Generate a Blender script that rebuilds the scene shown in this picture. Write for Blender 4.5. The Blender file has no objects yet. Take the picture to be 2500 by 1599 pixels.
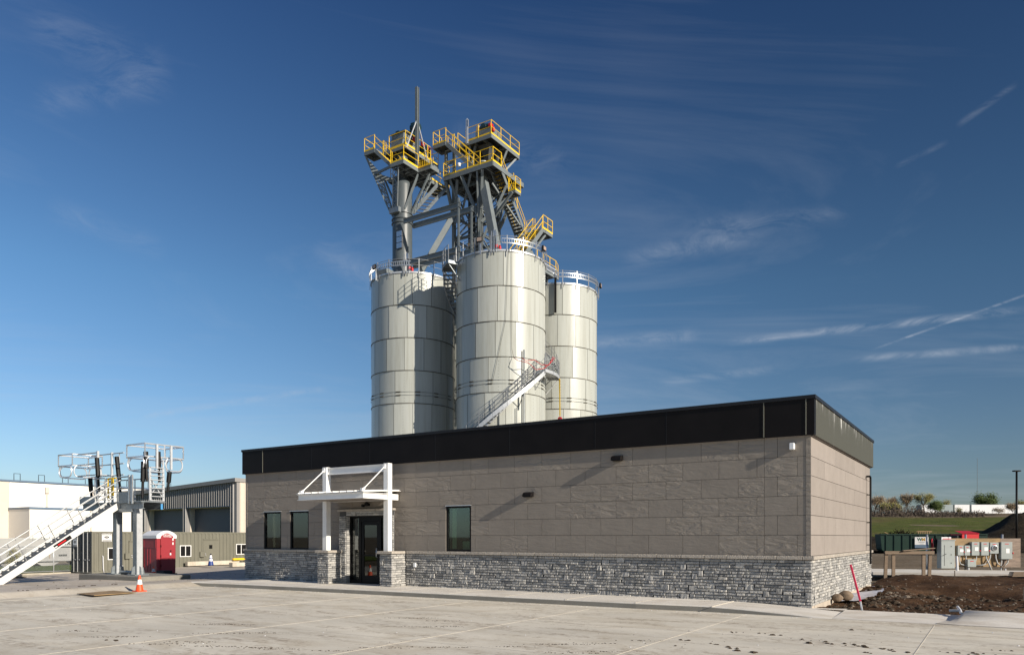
import bpy, math, random
from mathutils import Matrix, Vector, Euler
random.seed(7)
SC = bpy.context.scene
COL = SC.collection
R = math.radians
PI = math.pi

# ------------------------------------------------------------------ frames
TH = R(32.81)
MG = Matrix.Translation((7.545, 18.947, 0)) @ Matrix.Rotation(-TH, 4, 'Z')   # u along the facade, v into depth
MW = Matrix.Identity(4)
TM = {}

def V(*a): return Vector(a)

# ------------------------------------------------------------------ materials
def new_mat(name):
    m = bpy.data.materials.new(name); m.use_nodes = True
    nt = m.node_tree
    return m, nt, nt.nodes['Principled BSDF']

def N(nt, t, **kw):
    n = nt.nodes.new(t)
    for k, v in kw.items():
        if k.startswith('i_'):
            key = k[2:]
            key = int(key) if key.isdigit() else key
            n.inputs[key].default_value = v
        else: setattr(n, k, v)
    return n

def ramp(nt, stops):
    n = nt.nodes.new('ShaderNodeValToRGB'); e = n.color_ramp.elements
    while len(e) < len(stops): e.new(.5)
    for k, (p, c) in enumerate(stops):
        e[k].position = p; e[k].color = (*c, 1) if len(c) == 3 else c
    return n

def mixc(nt, fac, a, b, mode='MIX'):
    n = nt.nodes.new('ShaderNodeMix'); n.data_type = 'RGBA'; n.blend_type = mode
    for sock, val in ((n.inputs[0], fac), (n.inputs[6], a), (n.inputs[7], b)):
        if hasattr(val, 'is_linked') or isinstance(val, bpy.types.NodeSocket): nt.links.new(val, sock)
        elif isinstance(val, (int, float)): sock.default_value = val
        else: sock.default_value = (*val, 1)
    return n.outputs[2]

def noise(nt, scale, detail=4, rough=.6, dist=0, vec=None, stretch=None, rot=None):
    n = N(nt, 'ShaderNodeTexNoise', i_Scale=scale, i_Detail=detail, i_Roughness=rough, i_Distortion=dist)
    if vec is None:
        tc = N(nt, 'ShaderNodeTexCoord'); vec = tc.outputs['Object']
    if stretch or rot:
        mp = N(nt, 'ShaderNodeMapping')
        if stretch: mp.inputs['Scale'].default_value = stretch
        if rot: mp.inputs['Rotation'].default_value = rot
        nt.links.new(vec, mp.inputs['Vector']); vec = mp.outputs[0]
    nt.links.new(vec, n.inputs['Vector'])
    return n.outputs['Fac']

def bump(nt, b, h, strength=.5, dist=.02):
    n = N(nt, 'ShaderNodeBump'); n.inputs['Strength'].default_value = strength; n.inputs['Distance'].default_value = dist
    nt.links.new(h, n.inputs['Height']); nt.links.new(n.outputs[0], b.inputs['Normal'])

def mat(name, c, rough=.6, metal=0, var=.18, scale=3, bmp=0, bscale=40, spec=.5, stretch=None, isl=0, bd=.01):
    m, nt, b = new_mat(name)
    f = noise(nt, scale, 5, .65, stretch=stretch)
    r = ramp(nt, [(.25, tuple(x * (1 - var) for x in c)), (.75, tuple(min(1, x * (1 + var)) for x in c))])
    nt.links.new(f, r.inputs[0]); out = r.outputs[0]
    if isl:
        g = N(nt, 'ShaderNodeNewGeometry')
        r2 = ramp(nt, [(0, (1 - isl,) * 3), (1, (1 + isl,) * 3)])
        nt.links.new(g.outputs['Random Per Island'], r2.inputs[0])
        out = mixc(nt, 1.0, out, r2.outputs[0], 'MULTIPLY')
    nt.links.new(out, b.inputs['Base Color'])
    b.inputs['Roughness'].default_value = rough; b.inputs['Metallic'].default_value = metal
    b.inputs['Specular IOR Level'].default_value = spec
    if bmp: bump(nt, b, noise(nt, bscale, 4, .6), bmp, bd)
    return m

M = {}
M['column'] = mat('dark_steel_paint', (.080, .096, .106), .42, 0, .12, 2, spec=.45)
M['stair'] = mat('bright_galvanised', (.70, .70, .68), .45, .12, .10, 6)
M['steel'] = mat('painted_steel', (.17, .195, .205), .45, 0, .14, 2, spec=.4)
M['galvr'] = mat('dull_galvanised_rail', (.34, .35, .36), .45, .4, .2, 9)
M['riser'] = mat('shade_dark_riser', (.13, .145, .165), .5, .2, .2, 9)  # shade on the stair risers painted in as darker metal; treads share it
M['kerbf'] = mat('shade_dark_concrete', (.22, .21, .185), .9, 0, .2, 2, bmp=.2, stretch=(.6, 1, 1))  # kerb-face shade painted in as darker concrete; reused on the plinth
M['steel_dk'] = mat('dark_grating', (.05, .055, .06), .6, 0, .2, 6)
M['yellow'] = mat('safety_yellow', (.90, .58, .015), .45, 0, .1, 4)
M['galv'] = mat('galvanised_steel', (.50, .52, .54), .36, .7, .22, 9)
M['galvl'] = mat('light_galvanised', (.58, .60, .62), .42, .4, .15, 7)
M['galvd'] = mat('weathered_galvanised', (.24, .27, .29), .45, .45, .3, 9)
M['alu'] = mat('bare_aluminium', (.82, .83, .85), .3, .6, .08, 5)
M['black'] = mat('black_metal', (.006, .006, .0065), .5, 0, .2, 5, spec=.2)
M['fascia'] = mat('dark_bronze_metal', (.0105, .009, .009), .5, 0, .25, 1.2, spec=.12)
M['coping'] = mat('dark_coping', (.016, .016, .018), .4, 0, .15, 2, spec=.25)
M['white'] = mat('white_paint', (.80, .80, .79), .4, 0, .05, 3)
M['silver'] = mat('clear_metal', (.6, .6, .6), .25, .9, .05, 3)
M['dark_room'] = mat('dark_interior', (.02, .02, .022), .9, 0, .3, 2)
M['cream'] = mat('cream_interior_wall', (.55, .58, .40), .9, 0, .05, 2)
M['olive'] = mat('olive_paint', (.160, .155, .122), .55, 0, .14, 1.5, stretch=(1, 1, .3))
M['door_dk'] = mat('dark_grey_paint', (.030, .031, .036), .5, 0, .2, 3)
M['maroon'] = mat('maroon_plastic', (.33, .035, .045), .4, 0, .06, 4, bmp=.08, bscale=60)
M['whitepl'] = mat('white_plastic', (.78, .80, .82), .4, 0, .04, 3)
M['orange'] = mat('orange_plastic', (.85, .09, .02), .5, 0, .1, 5)
M['blue'] = mat('blue_plastic', (.02, .05, .22), .5, 0, .1, 5)
M['rubber'] = mat('black_rubber', (.012, .012, .012), .7, 0, .2, 5)
M['wood'] = mat('weathered_timber', (.20, .145, .10), .8, 0, .35, 8, stretch=(.6, .6, 5), bmp=.3)
M['ply'] = mat('ply_board', (.30, .20, .10), .75, 0, .45, 2.2, stretch=(.8, 1, 3))
M['plyg'] = mat('grey_ply_board', (.25, .19, .15), .8, 0, .35, 3, stretch=(.8, 1, 3))
M['cabinet'] = mat('grey_enamel', (.33, .36, .35), .4, 0, .06, 4)
M['red'] = mat('red_paint', (.55, .01, .015), .4, 0, .1, 4)
M['pink'] = mat('fluorescent_pink', (.75, .03, .10), .5, 0, .1, 6)
M['green'] = mat('green_paint', (.006, .032, .020), .5, 0, .25, 1.5)
M['green2'] = mat('bright_green_paint', (.02, .14, .04), .5, 0, .2, 1.5)
M['motor'] = mat('dark_teal_enamel', (.015, .04, .045), .35, 0, .2, 5)
M['tan'] = mat('tan_enamel', (.45, .33, .22), .5, 0, .2, 5)
M['lens'] = mat('floodlight_lens', (.42, .32, .26), .15, 0, .05, 5)
M['rwall'] = mat('ribbed_cladding', (.27, .262, .255), .5, 0, .05, 1)
M['rwall_l'] = mat('cream_cladding', (.62, .55, .47), .55, 0, .04, 1)
M['shutter'] = mat('rolled_shutter', (.10, .105, .125), .45, 0, .06, 2)
M['wwall'] = mat('white_cladding', (.80, .79, .74), .6, 0, .03, .3)
M['wtrim'] = mat('blue_grey_trim', (.12, .18, .26), .4, 0, .1, 1)
M['conduit'] = mat('grey_conduit', (.42, .43, .43), .5, 0, .1, 6)
M['pvc'] = mat('pale_pvc', (.62, .63, .66), .4, 0, .06, 6)
M['bark'] = mat('bark', (.085, .065, .05), .9, 0, .3, 8)
M['rock'] = mat('fieldstone', (.22, .16, .11), .85, 0, .4, 7, bmp=.6, bscale=18)
M['hopper'] = mat('railcar_paint', (.36, .36, .355), .5, 0, .16, .6, stretch=(1, 1, .4))
M['trailer'] = mat('white_trailer_skin', (.74, .75, .77), .4, 0, .05, .4)
M['trailerg'] = mat('grey_trailer_skin', (.27, .32, .33), .4, 0, .1, .4)
M['wm_green'] = mat('logo_green', (.02, .10, .05), .6, 0, .02)
M['wm_gold'] = mat('logo_gold', (.50, .27, .02), .6, 0, .02)
M['sky_pipe'] = mat('sky_blue_paint', (.05, .30, .62), .5, 0, .1, 5)
M['geotex'] = mat('pale_foil', (.55, .55, .62), .35, 0, .3, 3)

def m_silo():
    m, nt, b = new_mat('silo_enamel')
    g = N(nt, 'ShaderNodeNewGeometry')
    r = ramp(nt, [(0, (.43, .45, .42)), (1, (.485, .505, .475))])
    nt.links.new(g.outputs['Random Per Island'], r.inputs[0])
    st = noise(nt, 1.6, 5, .7, stretch=(2.2, 2.2, .12))
    r2 = ramp(nt, [(.28, (.80, .775, .73)), (.5, (.96, .955, .94)), (.7, (1.02, 1.02, 1.02))]); nt.links.new(st, r2.inputs[0])
    nt.links.new(mixc(nt, 1, r.outputs[0], r2.outputs[0], 'MULTIPLY'), b.inputs['Base Color'])
    b.inputs['Roughness'].default_value = .30; b.inputs['Specular IOR Level'].default_value = .55
    bump(nt, b, noise(nt, .9, 3, .5, stretch=(1, 1, .5)), .25, .05)
    return m
M['silo'] = m_silo()
M['seam'] = mat('rusty_seam', (.075, .065, .05), .8, 0, .3, 3)

def m_stone():
    m, nt, b = new_mat('ledge_stone')
    g = N(nt, 'ShaderNodeNewGeometry')
    r = ramp(nt, [(0, (.27, .27, .265)), (.25, (.36, .36, .352)), (.7, (.48, .475, .46)), (.93, (.57, .56, .53)), (1, (.64, .62, .58))])
    nt.links.new(g.outputs['Random Per Island'], r.inputs[0])
    f = noise(nt, 14, 6, .7)
    r2 = ramp(nt, [(.3, (.6, .6, .62)), (.7, (1.12, 1.1, 1.06))]); nt.links.new(f, r2.inputs[0])
    nt.links.new(mixc(nt, 1, r.outputs[0], r2.outputs[0], 'MULTIPLY'), b.inputs['Base Color'])
    b.inputs['Roughness'].default_value = .85
    bump(nt, b, noise(nt, 16, 7, .7), 1, .035)
    return m
M['stone'] = m_stone()
M['mortar'] = mat('mortar', (.09, .09, .09), .95, 0, .2, 20)
M['cap'] = mat('cast_stone_cap', (.42, .38, .33), .9, 0, .18, 9, bmp=1, bscale=26, isl=.08, bd=.04)
M['found'] = mat('concrete_footing', (.46, .40, .33), .9, 0, .15, 4, bmp=.3)

def m_panel(name, c, ripple, dist):
    m, nt, b = new_mat(name)
    g = N(nt, 'ShaderNodeNewGeometry')
    f = noise(nt, 1.7, 5, .6)
    r = ramp(nt, [(.3, tuple(x * .93 for x in c)), (.7, tuple(x * 1.06 for x in c))]); nt.links.new(f, r.inputs[0])
    r2 = ramp(nt, [(0, (.95,) * 3), (1, (1.05,) * 3)]); nt.links.new(g.outputs['Random Per Island'], r2.inputs[0])
    nt.links.new(mixc(nt, 1, r.outputs[0], r2.outputs[0], 'MULTIPLY'), b.inputs['Base Color'])
    b.inputs['Roughness'].default_value = .8
    b.inputs['Specular IOR Level'].default_value = .3
    # slate relief: diagonal ridges, shifted per panel
    tc = N(nt, 'ShaderNodeTexCoord')
    off = N(nt, 'ShaderNodeVectorMath', operation='SCALE'); cmb = N(nt, 'ShaderNodeCombineXYZ')
    nt.links.new(g.outputs['Random Per Island'], cmb.inputs[0]); nt.links.new(g.outputs['Random Per Island'], cmb.inputs[2])
    nt.links.new(cmb.outputs[0], off.inputs[0]); off.inputs['Scale'].default_value = 37
    add = N(nt, 'ShaderNodeVectorMath', operation='ADD'); nt.links.new(tc.outputs['Object'], add.inputs[0]); nt.links.new(off.outputs[0], add.inputs[1])
    a = noise(nt, 1, 5, .55, 1.3, vec=add.outputs[0], rot=(0, R(-40), 0), stretch=(1.5, 1, 6.5))
    d = noise(nt, 7, 5, .6, 0, vec=add.outputs[0])
    pick = ramp(nt, [(.44, (.22,) * 3), (.5, (1,) * 3)]); nt.links.new(g.outputs['Random Per Island'], pick.inputs[0])
    mm = N(nt, 'ShaderNodeMath', operation='MULTIPLY'); nt.links.new(a, mm.inputs[0]); nt.links.new(pick.outputs[0], mm.inputs[1])
    m2 = N(nt, 'ShaderNodeMath', operation='MULTIPLY_ADD'); nt.links.new(d, m2.inputs[0]); m2.inputs[1].default_value = .10; nt.links.new(mm.outputs[0], m2.inputs[2])
    bump(nt, b, m2.outputs[0], ripple, dist)
    return m
M['panel'] = m_panel('slate_texture_panel', (.275, .243, .208), 1.0, .05)
M['panel_s'] = m_panel('side_panel_finish', (.285, .252, .228), .25, .012)

def m_sunlit_dusty_fascia():  # sun on this side painted in as a lighter base, under dust streaks
    m, nt, b = new_mat('sunlit_dusty_bronze')
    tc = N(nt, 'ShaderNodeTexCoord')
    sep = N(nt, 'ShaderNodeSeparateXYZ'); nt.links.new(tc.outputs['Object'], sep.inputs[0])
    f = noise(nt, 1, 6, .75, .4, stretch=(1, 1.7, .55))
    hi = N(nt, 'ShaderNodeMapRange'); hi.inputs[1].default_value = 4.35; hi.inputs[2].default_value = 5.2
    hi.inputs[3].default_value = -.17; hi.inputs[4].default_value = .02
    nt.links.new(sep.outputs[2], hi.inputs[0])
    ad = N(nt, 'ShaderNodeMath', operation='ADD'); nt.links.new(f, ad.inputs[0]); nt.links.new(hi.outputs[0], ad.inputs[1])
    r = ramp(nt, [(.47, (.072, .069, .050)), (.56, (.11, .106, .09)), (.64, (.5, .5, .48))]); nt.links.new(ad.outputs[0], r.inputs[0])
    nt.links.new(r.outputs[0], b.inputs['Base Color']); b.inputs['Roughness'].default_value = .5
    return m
M['fascia_s'] = m_sunlit_dusty_fascia()

def m_glass(name, tint=(.5, .62, .56), tr=.45):
    m, nt, b = new_mat(name)
    nt.nodes.remove(b)
    out = nt.nodes['Material Output']
    t = N(nt, 'ShaderNodeBsdfTransparent'); t.inputs[0].default_value = (*tint, 1)
    g = N(nt, 'ShaderNodeBsdfGlossy'); g.inputs['Roughness'].default_value = .02; g.inputs[0].default_value = (.8, .85, .85, 1)
    fr = N(nt, 'ShaderNodeFresnel'); fr.inputs[0].default_value = 1.5
    ad = N(nt, 'ShaderNodeMath', operation='MULTIPLY_ADD'); nt.links.new(fr.outputs[0], ad.inputs[0]); ad.inputs[1].default_value = .9; ad.inputs[2].default_value = .08
    x = N(nt, 'ShaderNodeMixShader'); nt.links.new(ad.outputs[0], x.inputs[0]); nt.links.new(t.outputs[0], x.inputs[1]); nt.links.new(g.outputs[0], x.inputs[2])
    nt.links.new(x.outputs[0], out.inputs[0])
    return m
M['glass'] = m_glass('tinted_glass', (.74, .86, .80))
M['glassd'] = m_glass('dark_glass', (.22, .25, .25))

def m_concrete(name, base, stain, dirt, joints=None):
    m, nt, b = new_mat(name)
    tc = N(nt, 'ShaderNodeTexCoord')
    f1 = noise(nt, .22, 6, .62, .5, stretch=(1, 2.6, 1), rot=(0, 0, R(-14)))
    f2 = noise(nt, .55, 6, .62, 1.2, stretch=(1, 2.0, 1), rot=(0, 0, R(-12)))
    f3 = noise(nt, 22, 4, .6)
    r1 = ramp(nt, [(.32, stain), (.58, base), (.8, tuple(min(1, x * 1.14) for x in base))]); nt.links.new(f1, r1.inputs[0])
    r2 = ramp(nt, [(.34, (.84, .81, .77)), (.52, (1, 1, 1)), (.75, (1.06, 1.06, 1.07))]); nt.links.new(f2, r2.inputs[0])
    c = mixc(nt, 1, r1.outputs[0], r2.outputs[0], 'MULTIPLY')
    r3 = ramp(nt, [(.3, (.93,) * 3), (.7, (1.04,) * 3)]); nt.links.new(f3, r3.inputs[0])
    c = mixc(nt, 1, c, r3.outputs[0], 'MULTIPLY')
    # tracked-in soil: brown streaks broken by fine noise
    s1 = noise(nt, .45, 4, .6, .6, stretch=(1, 4.2, 1), rot=(0, 0, R(-10)))
    s2 = noise(nt, 6, 5, .75)
    mu = N(nt, 'ShaderNodeMath', operation='MULTIPLY'); nt.links.new(s1, mu.inputs[0]); nt.links.new(s2, mu.inputs[1])
    rm = ramp(nt, [(.27, (0, 0, 0)), (.42, (dirt,) * 3)]); nt.links.new(mu.outputs[0], rm.inputs[0])
    c = mixc(nt, rm.outputs[0], c, (.20, .135, .08))
    nt.links.new(c, b.inputs['Base Color']); b.inputs['Roughness'].default_value = .85; b.inputs['Specular IOR Level'].default_value = .3
    bump(nt, b, noise(nt, 60, 4, .7), .25, .006)
    return m
M['lot'] = m_concrete('slab_concrete', (.72, .67, .565), (.61, .57, .485), .7)
M['walk'] = m_concrete('broomed_concrete', (.74, .70, .63), (.66, .625, .565), .08)
M['drive'] = m_concrete('drive_concrete', (.54, .485, .42), (.44, .40, .345), .35)
M['kerb'] = m_concrete('kerb_concrete', (.58, .53, .45), (.50, .46, .39), .25)
M['joint'] = mat('joint_filler', (.54, .50, .43), .9, 0, .15, 8)
M['jointd'] = mat('saw_cut', (.22, .19, .16), .9, 0, .2, 8)
M['block'] = mat('cast_block', (.42, .38, .31), .9, 0, .2, 3, bmp=.4)

def m_ground(name, stops, scale=.35, bd=.12, fine=9):
    m, nt, b = new_mat(name)
    f = noise(nt, scale, 8, .68, .4); r = ramp(nt, stops); nt.links.new(f, r.inputs[0])
    f2 = noise(nt, fine, 6, .75); r2 = ramp(nt, [(.3, (.55,) * 3), (.72, (1.35, 1.32, 1.25))]); nt.links.new(f2, r2.inputs[0])
    nt.links.new(mixc(nt, 1, r.outputs[0], r2.outputs[0], 'MULTIPLY'), b.inputs['Base Color'])
    b.inputs['Roughness'].default_value = .95; b.inputs['Specular IOR Level'].default_value = .15
    bump(nt, b, f2, .9, bd)
    return m
M['soil'] = m_ground('turned_soil', [(.3, (.025, .016, .010)), (.48, (.075, .040, .021)), (.62, (.115, .068, .04)), (.78, (.15, .12, .09))], .7, .08, 9)
M['soild'] = m_ground('dark_topsoil', [(.3, (.014, .011, .007)), (.6, (.042, .032, .02)), (.8, (.085, .068, .045))], .3, .35, 2)
M['dirt'] = m_ground('bare_ground', [(.3, (.12, .09, .06)), (.55, (.20, .16, .115)), (.8, (.27, .23, .18))], .12, .1, 3)
M['grass'] = m_ground('meadow_grass', [(.30, (.15, .115, .055)), (.45, (.115, .115, .035)), (.56, (.085, .11, .02)), (.7, (.14, .125, .05))], .05, .5, .6)
M['verge'] = m_ground('verge_grass', [(.3, (.13, .14, .04)), (.55, (.15, .20, .04)), (.8, (.2, .19, .09))], .3, .2, 6)
M['clod'] = mat('soil_clod', (.05, .034, .02), .95, 0, .4, 20)
M['gravel'] = mat('crushed_stone', (.20, .165, .13), .95, 0, .4, 12, isl=.35)

def m_leaf(name, c):
    m, nt, b = new_mat(name)
    g = N(nt, 'ShaderNodeNewGeometry')
    r = ramp(nt, [(0, tuple(x * .6 for x in c)), (1, tuple(x * 1.4 for x in c))])
    nt.links.new(g.outputs['Random Per Island'], r.inputs[0]); nt.links.new(r.outputs[0], b.inputs['Base Color'])
    b.inputs['Roughness'].default_value = .7
    return m
M['leaf_g'] = m_leaf('spring_leaves', (.085, .12, .025))
M['leaf_y'] = m_leaf('yellow_green_buds', (.24, .22, .07))
M['leaf_b'] = m_leaf('brown_buds', (.26, .19, .11))

# ------------------------------------------------------------------ mesh builder
class MB:
    def __init__(s, F=MG): s.v = []; s.f = []; s.F = F; s.ch = []
    def add(s, vs, fs):
        n = len(s.v); s.ch.append((n, len(s.f), len(vs), len(fs))); s.v += [Vector(p) for p in vs]; s.f += [tuple(i + n for i in f) for f in fs]
    def box(s, a, b):
        x0, x1 = sorted((a[0], b[0])); y0, y1 = sorted((a[1], b[1])); z0, z1 = sorted((a[2], b[2]))
        s.add([(x0, y0, z0), (x1, y0, z0), (x1, y1, z0), (x0, y1, z0), (x0, y0, z1), (x1, y0, z1), (x1, y1, z1), (x0, y1, z1)],
              [(0, 3, 2, 1), (4, 5, 6, 7), (0, 1, 5, 4), (1, 2, 6, 5), (2, 3, 7, 6), (3, 0, 4, 7)])
        return s
    def bevbox(s, a, b, w=.02):
        x0, x1 = sorted((a[0], b[0])); y0, y1 = sorted((a[1], b[1])); z0, z1 = sorted((a[2], b[2]))
        pts = [(x0 + w, y0), (x1 - w, y0), (x1, y0 + w), (x1, y1 - w), (x1 - w, y1), (x0 + w, y1), (x0, y1 - w), (x0, y0 + w)]
        ins = [(x0 + w * 1.5, y0 + w), (x1 - w * 1.5, y0 + w), (x1 - w, y0 + w * 1.5), (x1 - w, y1 - w * 1.5), (x1 - w * 1.5, y1 - w), (x0 + w * 1.5, y1 - w), (x0 + w, y1 - w * 1.5), (x0 + w, y0 + w * 1.5)]
        vs = [(*p, z0) for p in ins] + [(*p, z0 + w) for p in pts] + [(*p, z1 - w) for p in pts] + [(*p, z1) for p in ins]
        fs = [tuple(range(7, -1, -1)), tuple(range(24, 32))]
        for k in range(3):
            for i in range(8):
                j = (i + 1) % 8; fs.append((k * 8 + i, k * 8 + j, k * 8 + 8 + j, k * 8 + 8 + i))
        s.add(vs, fs); return s
    def bar(s, p, q, w, h, up=(0, 0, 1)):
        p = Vector(p); q = Vector(q); d = (q - p).normalized(); up = Vector(up)
        if abs(d.dot(up)) > .99: up = Vector((0, 1, 0))
        x = d.cross(up).normalized() * w / 2; y = x.cross(d).normalized() * h / 2
        s.add([p - x - y, p + x - y, p + x + y, p - x + y, q - x - y, q + x - y, q + x + y, q - x + y],
              [(0, 3, 2, 1), (4, 5, 6, 7), (0, 1, 5, 4), (1, 2, 6, 5), (2, 3, 7, 6), (3, 0, 4, 7)])
        return s
    def ibeam(s, p, q, w, h, t=.03, up=(0, 0, 1)):
        p = Vector(p); q = Vector(q); d = (q - p).normalized(); u = Vector(up)
        if abs(d.dot(u)) > .99: u = Vector((0, 1, 0))
        x = d.cross(u).normalized(); y = x.cross(d).normalized() * (h / 2 - t / 2)
        s.bar(p + y, q + y, w, t, up); s.bar(p - y, q - y, w, t, up); s.bar(p, q, t, h - 2 * t, up)
        return s
    def tube(s, p, q, r, n=6, r2=None):
        p = Vector(p); q = Vector(q); d = (q - p)
        if d.length < 1e-6: return s
        d.normalize(); r2 = r if r2 is None else r2
        a = d.orthogonal().normalized(); b = d.cross(a)
        vs = []
        for c, rr in ((p, r), (q, r2)):
            for i in range(n):
                t = 2 * PI * i / n; vs.append(c + a * math.cos(t) * rr + b * math.sin(t) * rr)
        fs = [(i, (i + 1) % n, n + (i + 1) % n, n + i) for i in range(n)] + [tuple(range(n - 1, -1, -1)), tuple(range(n, 2 * n))]
        s.add(vs, fs); return s
    def path(s, pts, r, n=6, closed=False):
        pts = [Vector(p) for p in pts]
        m = len(pts); vs = []; prev = None
        for i, p in enumerate(pts):
            a = pts[(i - 1) % m] if (closed or i > 0) else p
            b = pts[(i + 1) % m] if (closed or i < m - 1) else p
            d = (b - a).normalized()
            if prev is None: nx = d.orthogonal().normalized()
            else:
                nx = prev - d * prev.dot(d)
                nx = nx.normalized() if nx.length > 1e-5 else d.orthogonal().normalized()
            prev = nx; ny = d.cross(nx)
            for k in range(n):
                t = 2 * PI * k / n; vs.append(p + nx * math.cos(t) * r + ny * math.sin(t) * r)
        fs = []
        for i in range(m if closed else m - 1):
            j = (i + 1) % m
            for k in range(n): fs.append((i * n + k, i * n + (k + 1) % n, j * n + (k + 1) % n, j * n + k))
        if not closed: fs += [tuple(range(n - 1, -1, -1)), tuple(range((m - 1) * n, m * n))]
        s.add(vs, fs); return s
    def lathe(s, prof, c=(0, 0, 0), n=24, a0=0, a1=2 * PI, axis='Z'):
        full = abs(a1 - a0 - 2 * PI) < 1e-6; k = n if full else n + 1; vs = []
        for r, z in prof:
            for i in range(k):
                t = a0 + (a1 - a0) * i / n
                if axis == 'Z': vs.append((c[0] + r * math.cos(t), c[1] + r * math.sin(t), c[2] + z))
                elif axis == 'Y': vs.append((c[0] + r * math.cos(t), c[1] + z, c[2] + r * math.sin(t)))
                else: vs.append((c[0] + z, c[1] + r * math.cos(t), c[2] + r * math.sin(t)))
        fs = []
        for j in range(len(prof) - 1):
            for i in range(n):
                i2 = (i + 1) % k; fs.append((j * k + i, j * k + i2, (j + 1) * k + i2, (j + 1) * k + i))
        s.add(vs, fs); return s
    def prism(s, pts, d):
        d = Vector(d); n = len(pts); pts = [Vector(p) for p in pts]
        s.add(pts + [p + d for p in pts], [tuple(range(n - 1, -1, -1)), tuple(range(n, 2 * n))] + [(i, (i + 1) % n, n + (i + 1) % n, n + i) for i in range(n)])
        return s
    def poly(s, pts): s.add(pts, [tuple(range(len(pts)))]); return s
    def mesh(s, name, T, smooth=False):
        A = T.inverted() @ s.F
        me = bpy.data.meshes.new(name); me.from_pydata([A @ p for p in s.v], [], s.f)
        if smooth:
            for p in me.polygons: p.use_smooth = True
            if isinstance(smooth, (int, float)) and smooth is not True: me.set_sharp_from_angle(angle=R(smooth))
        me.update(); return me
    def pieces(s):
        """chunks grouped into pieces that lie far apart"""
        k = len(s.ch)
        if not 2 <= k <= 160 or sum(c[2] for c in s.ch) != len(s.v): return None
        bb = []
        for a, _, n, _ in s.ch:
            P = s.v[a:a + n]; bb.append(([min(p[i] for p in P) for i in range(3)], [max(p[i] for p in P) for i in range(3)]))
        sz = [max(h[i] - l[i] for i in range(3)) for l, h in bb]; par = list(range(k))
        def find(i):
            while par[i] != i: i = par[i]
            return i
        for i in range(k):
            for j in range(i):
                d = math.sqrt(sum(max(0, bb[i][0][q] - bb[j][1][q], bb[j][0][q] - bb[i][1][q]) ** 2 for q in range(3)))
                if d < .5 * max(sz[i], sz[j]): par[find(i)] = find(j)
        gs = {}
        for i in range(k): gs.setdefault(find(i), []).append(i)
        return list(gs.values()) if 1 < len(gs) <= 40 else None
    def build(s, name, m, parent=None, smooth=False, origin=None, label=None):
        g = s.pieces() if parent is not None else None
        if g:
            first = None
            for idx in g:
                q = MB(s.F)
                for i in idx:
                    a, f, nv, nf = s.ch[i]; q.add(s.v[a:a + nv], [tuple(x - a for x in t) for t in s.f[f:f + nf]])
                o = q.build1(name, m, parent, smooth, origin, label); first = first or o
            return first
        return s.build1(name, m, parent, smooth, origin, label)
    def build1(s, name, m, parent=None, smooth=False, origin=None, label=None):
        if parent is None:
            if origin is None:
                P = [s.F @ p for p in s.v]
                lo = Vector([min(p[i] for p in P) for i in range(3)]); hi = Vector([max(p[i] for p in P) for i in range(3)])
                o = Vector(((lo.x + hi.x) / 2, (lo.y + hi.y) / 2, lo.z))
            else: o = s.F @ Vector(origin)
            T = Matrix.Translation(o) @ s.F.to_3x3().to_4x4()
        else: T = TM[parent.name]
        me = s.mesh(name, T, smooth); me.materials.append(M[m] if isinstance(m, str) else m)
        ob = bpy.data.objects.new(name, me); COL.objects.link(ob)
        if parent is None: ob.matrix_world = T
        else: ob.parent = parent
        if label: ob['label'] = label
        TM[ob.name] = T
        return ob

def thing(name, label, cat, p=(0, 0, 0), F=MG, rz=0, group=None):
    o = bpy.data.objects.new(name, None); COL.objects.link(o); o.empty_display_size = .3
    T = F @ Matrix.Translation(p) @ Matrix.Rotation(rz, 4, 'Z')
    o.matrix_world = T; TM[o.name] = T
    return tag(o, label, cat, group)
def tag(o, label=None, cat=None, group=None, kind=None):
    if label: o['label'] = label
    if cat: o['category'] = cat
    if group: o['group'] = group
    if kind: o['kind'] = kind
    return o
def fr(o): return TM[o.name]
def dup(root, T, label=None):
    """copy a thing with its parts and sub-parts"""
    r = root.copy(); COL.objects.link(r); r.matrix_world = T; TM[r.name] = T
    if label: r['label'] = label
    def rec(src, dst):
        for ch in list(src.children):
            c = ch.copy(); COL.objects.link(c); c.parent = dst; TM[c.name] = T; rec(ch, c)
    rec(root, r)
    return r
def text(s, size, T, m, parent, name, depth=.004):
    cu = bpy.data.curves.new(name, 'FONT'); cu.body = s; cu.size = size; cu.align_x = 'CENTER'; cu.align_y = 'CENTER'; cu.extrude = depth; cu.offset = size * .018
    t = bpy.data.objects.new(name + '_tmp', cu); COL.objects.link(t)
    dg = bpy.context.evaluated_depsgraph_get(); dg.update()
    me = bpy.data.meshes.new_from_object(t.evaluated_get(dg))
    bpy.data.objects.remove(t)
    me.transform(TM[parent.name].inverted() @ T); me.materials.clear(); me.materials.append(M[m]); me.name = name
    o = bpy.data.objects.new(name, me); COL.objects.link(o); o.parent = parent; TM[o.name] = TM[parent.name]
    return o

def rail(mb, toe, pts, h=1.07, sp=1.3, r=.026, skip=(), posts=True, n=5):
    """guard rail along points: top rail, middle rail, posts; toe plate goes to another builder"""
    pts = [Vector(p) for p in pts]; up = Vector((0, 0, h)); md = Vector((0, 0, h * .52))
    mb.path([p + up for p in pts], r, n); mb.path([p + md for p in pts], r * .85, n)
    for i in range(len(pts) - 1):
        a, b = pts[i], pts[i + 1]; L = (b - a).length; k = max(1, round(L / sp))
        for j in range(k + (1 if i == len(pts) - 2 else 0)):
            p = a.lerp(b, j / k); mb.tube(p, p + up, r, n)
        if toe is not None:
            toe.bar(a + Vector((0, 0, .07)), b + Vector((0, 0, .07)), .02, .14)

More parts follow.
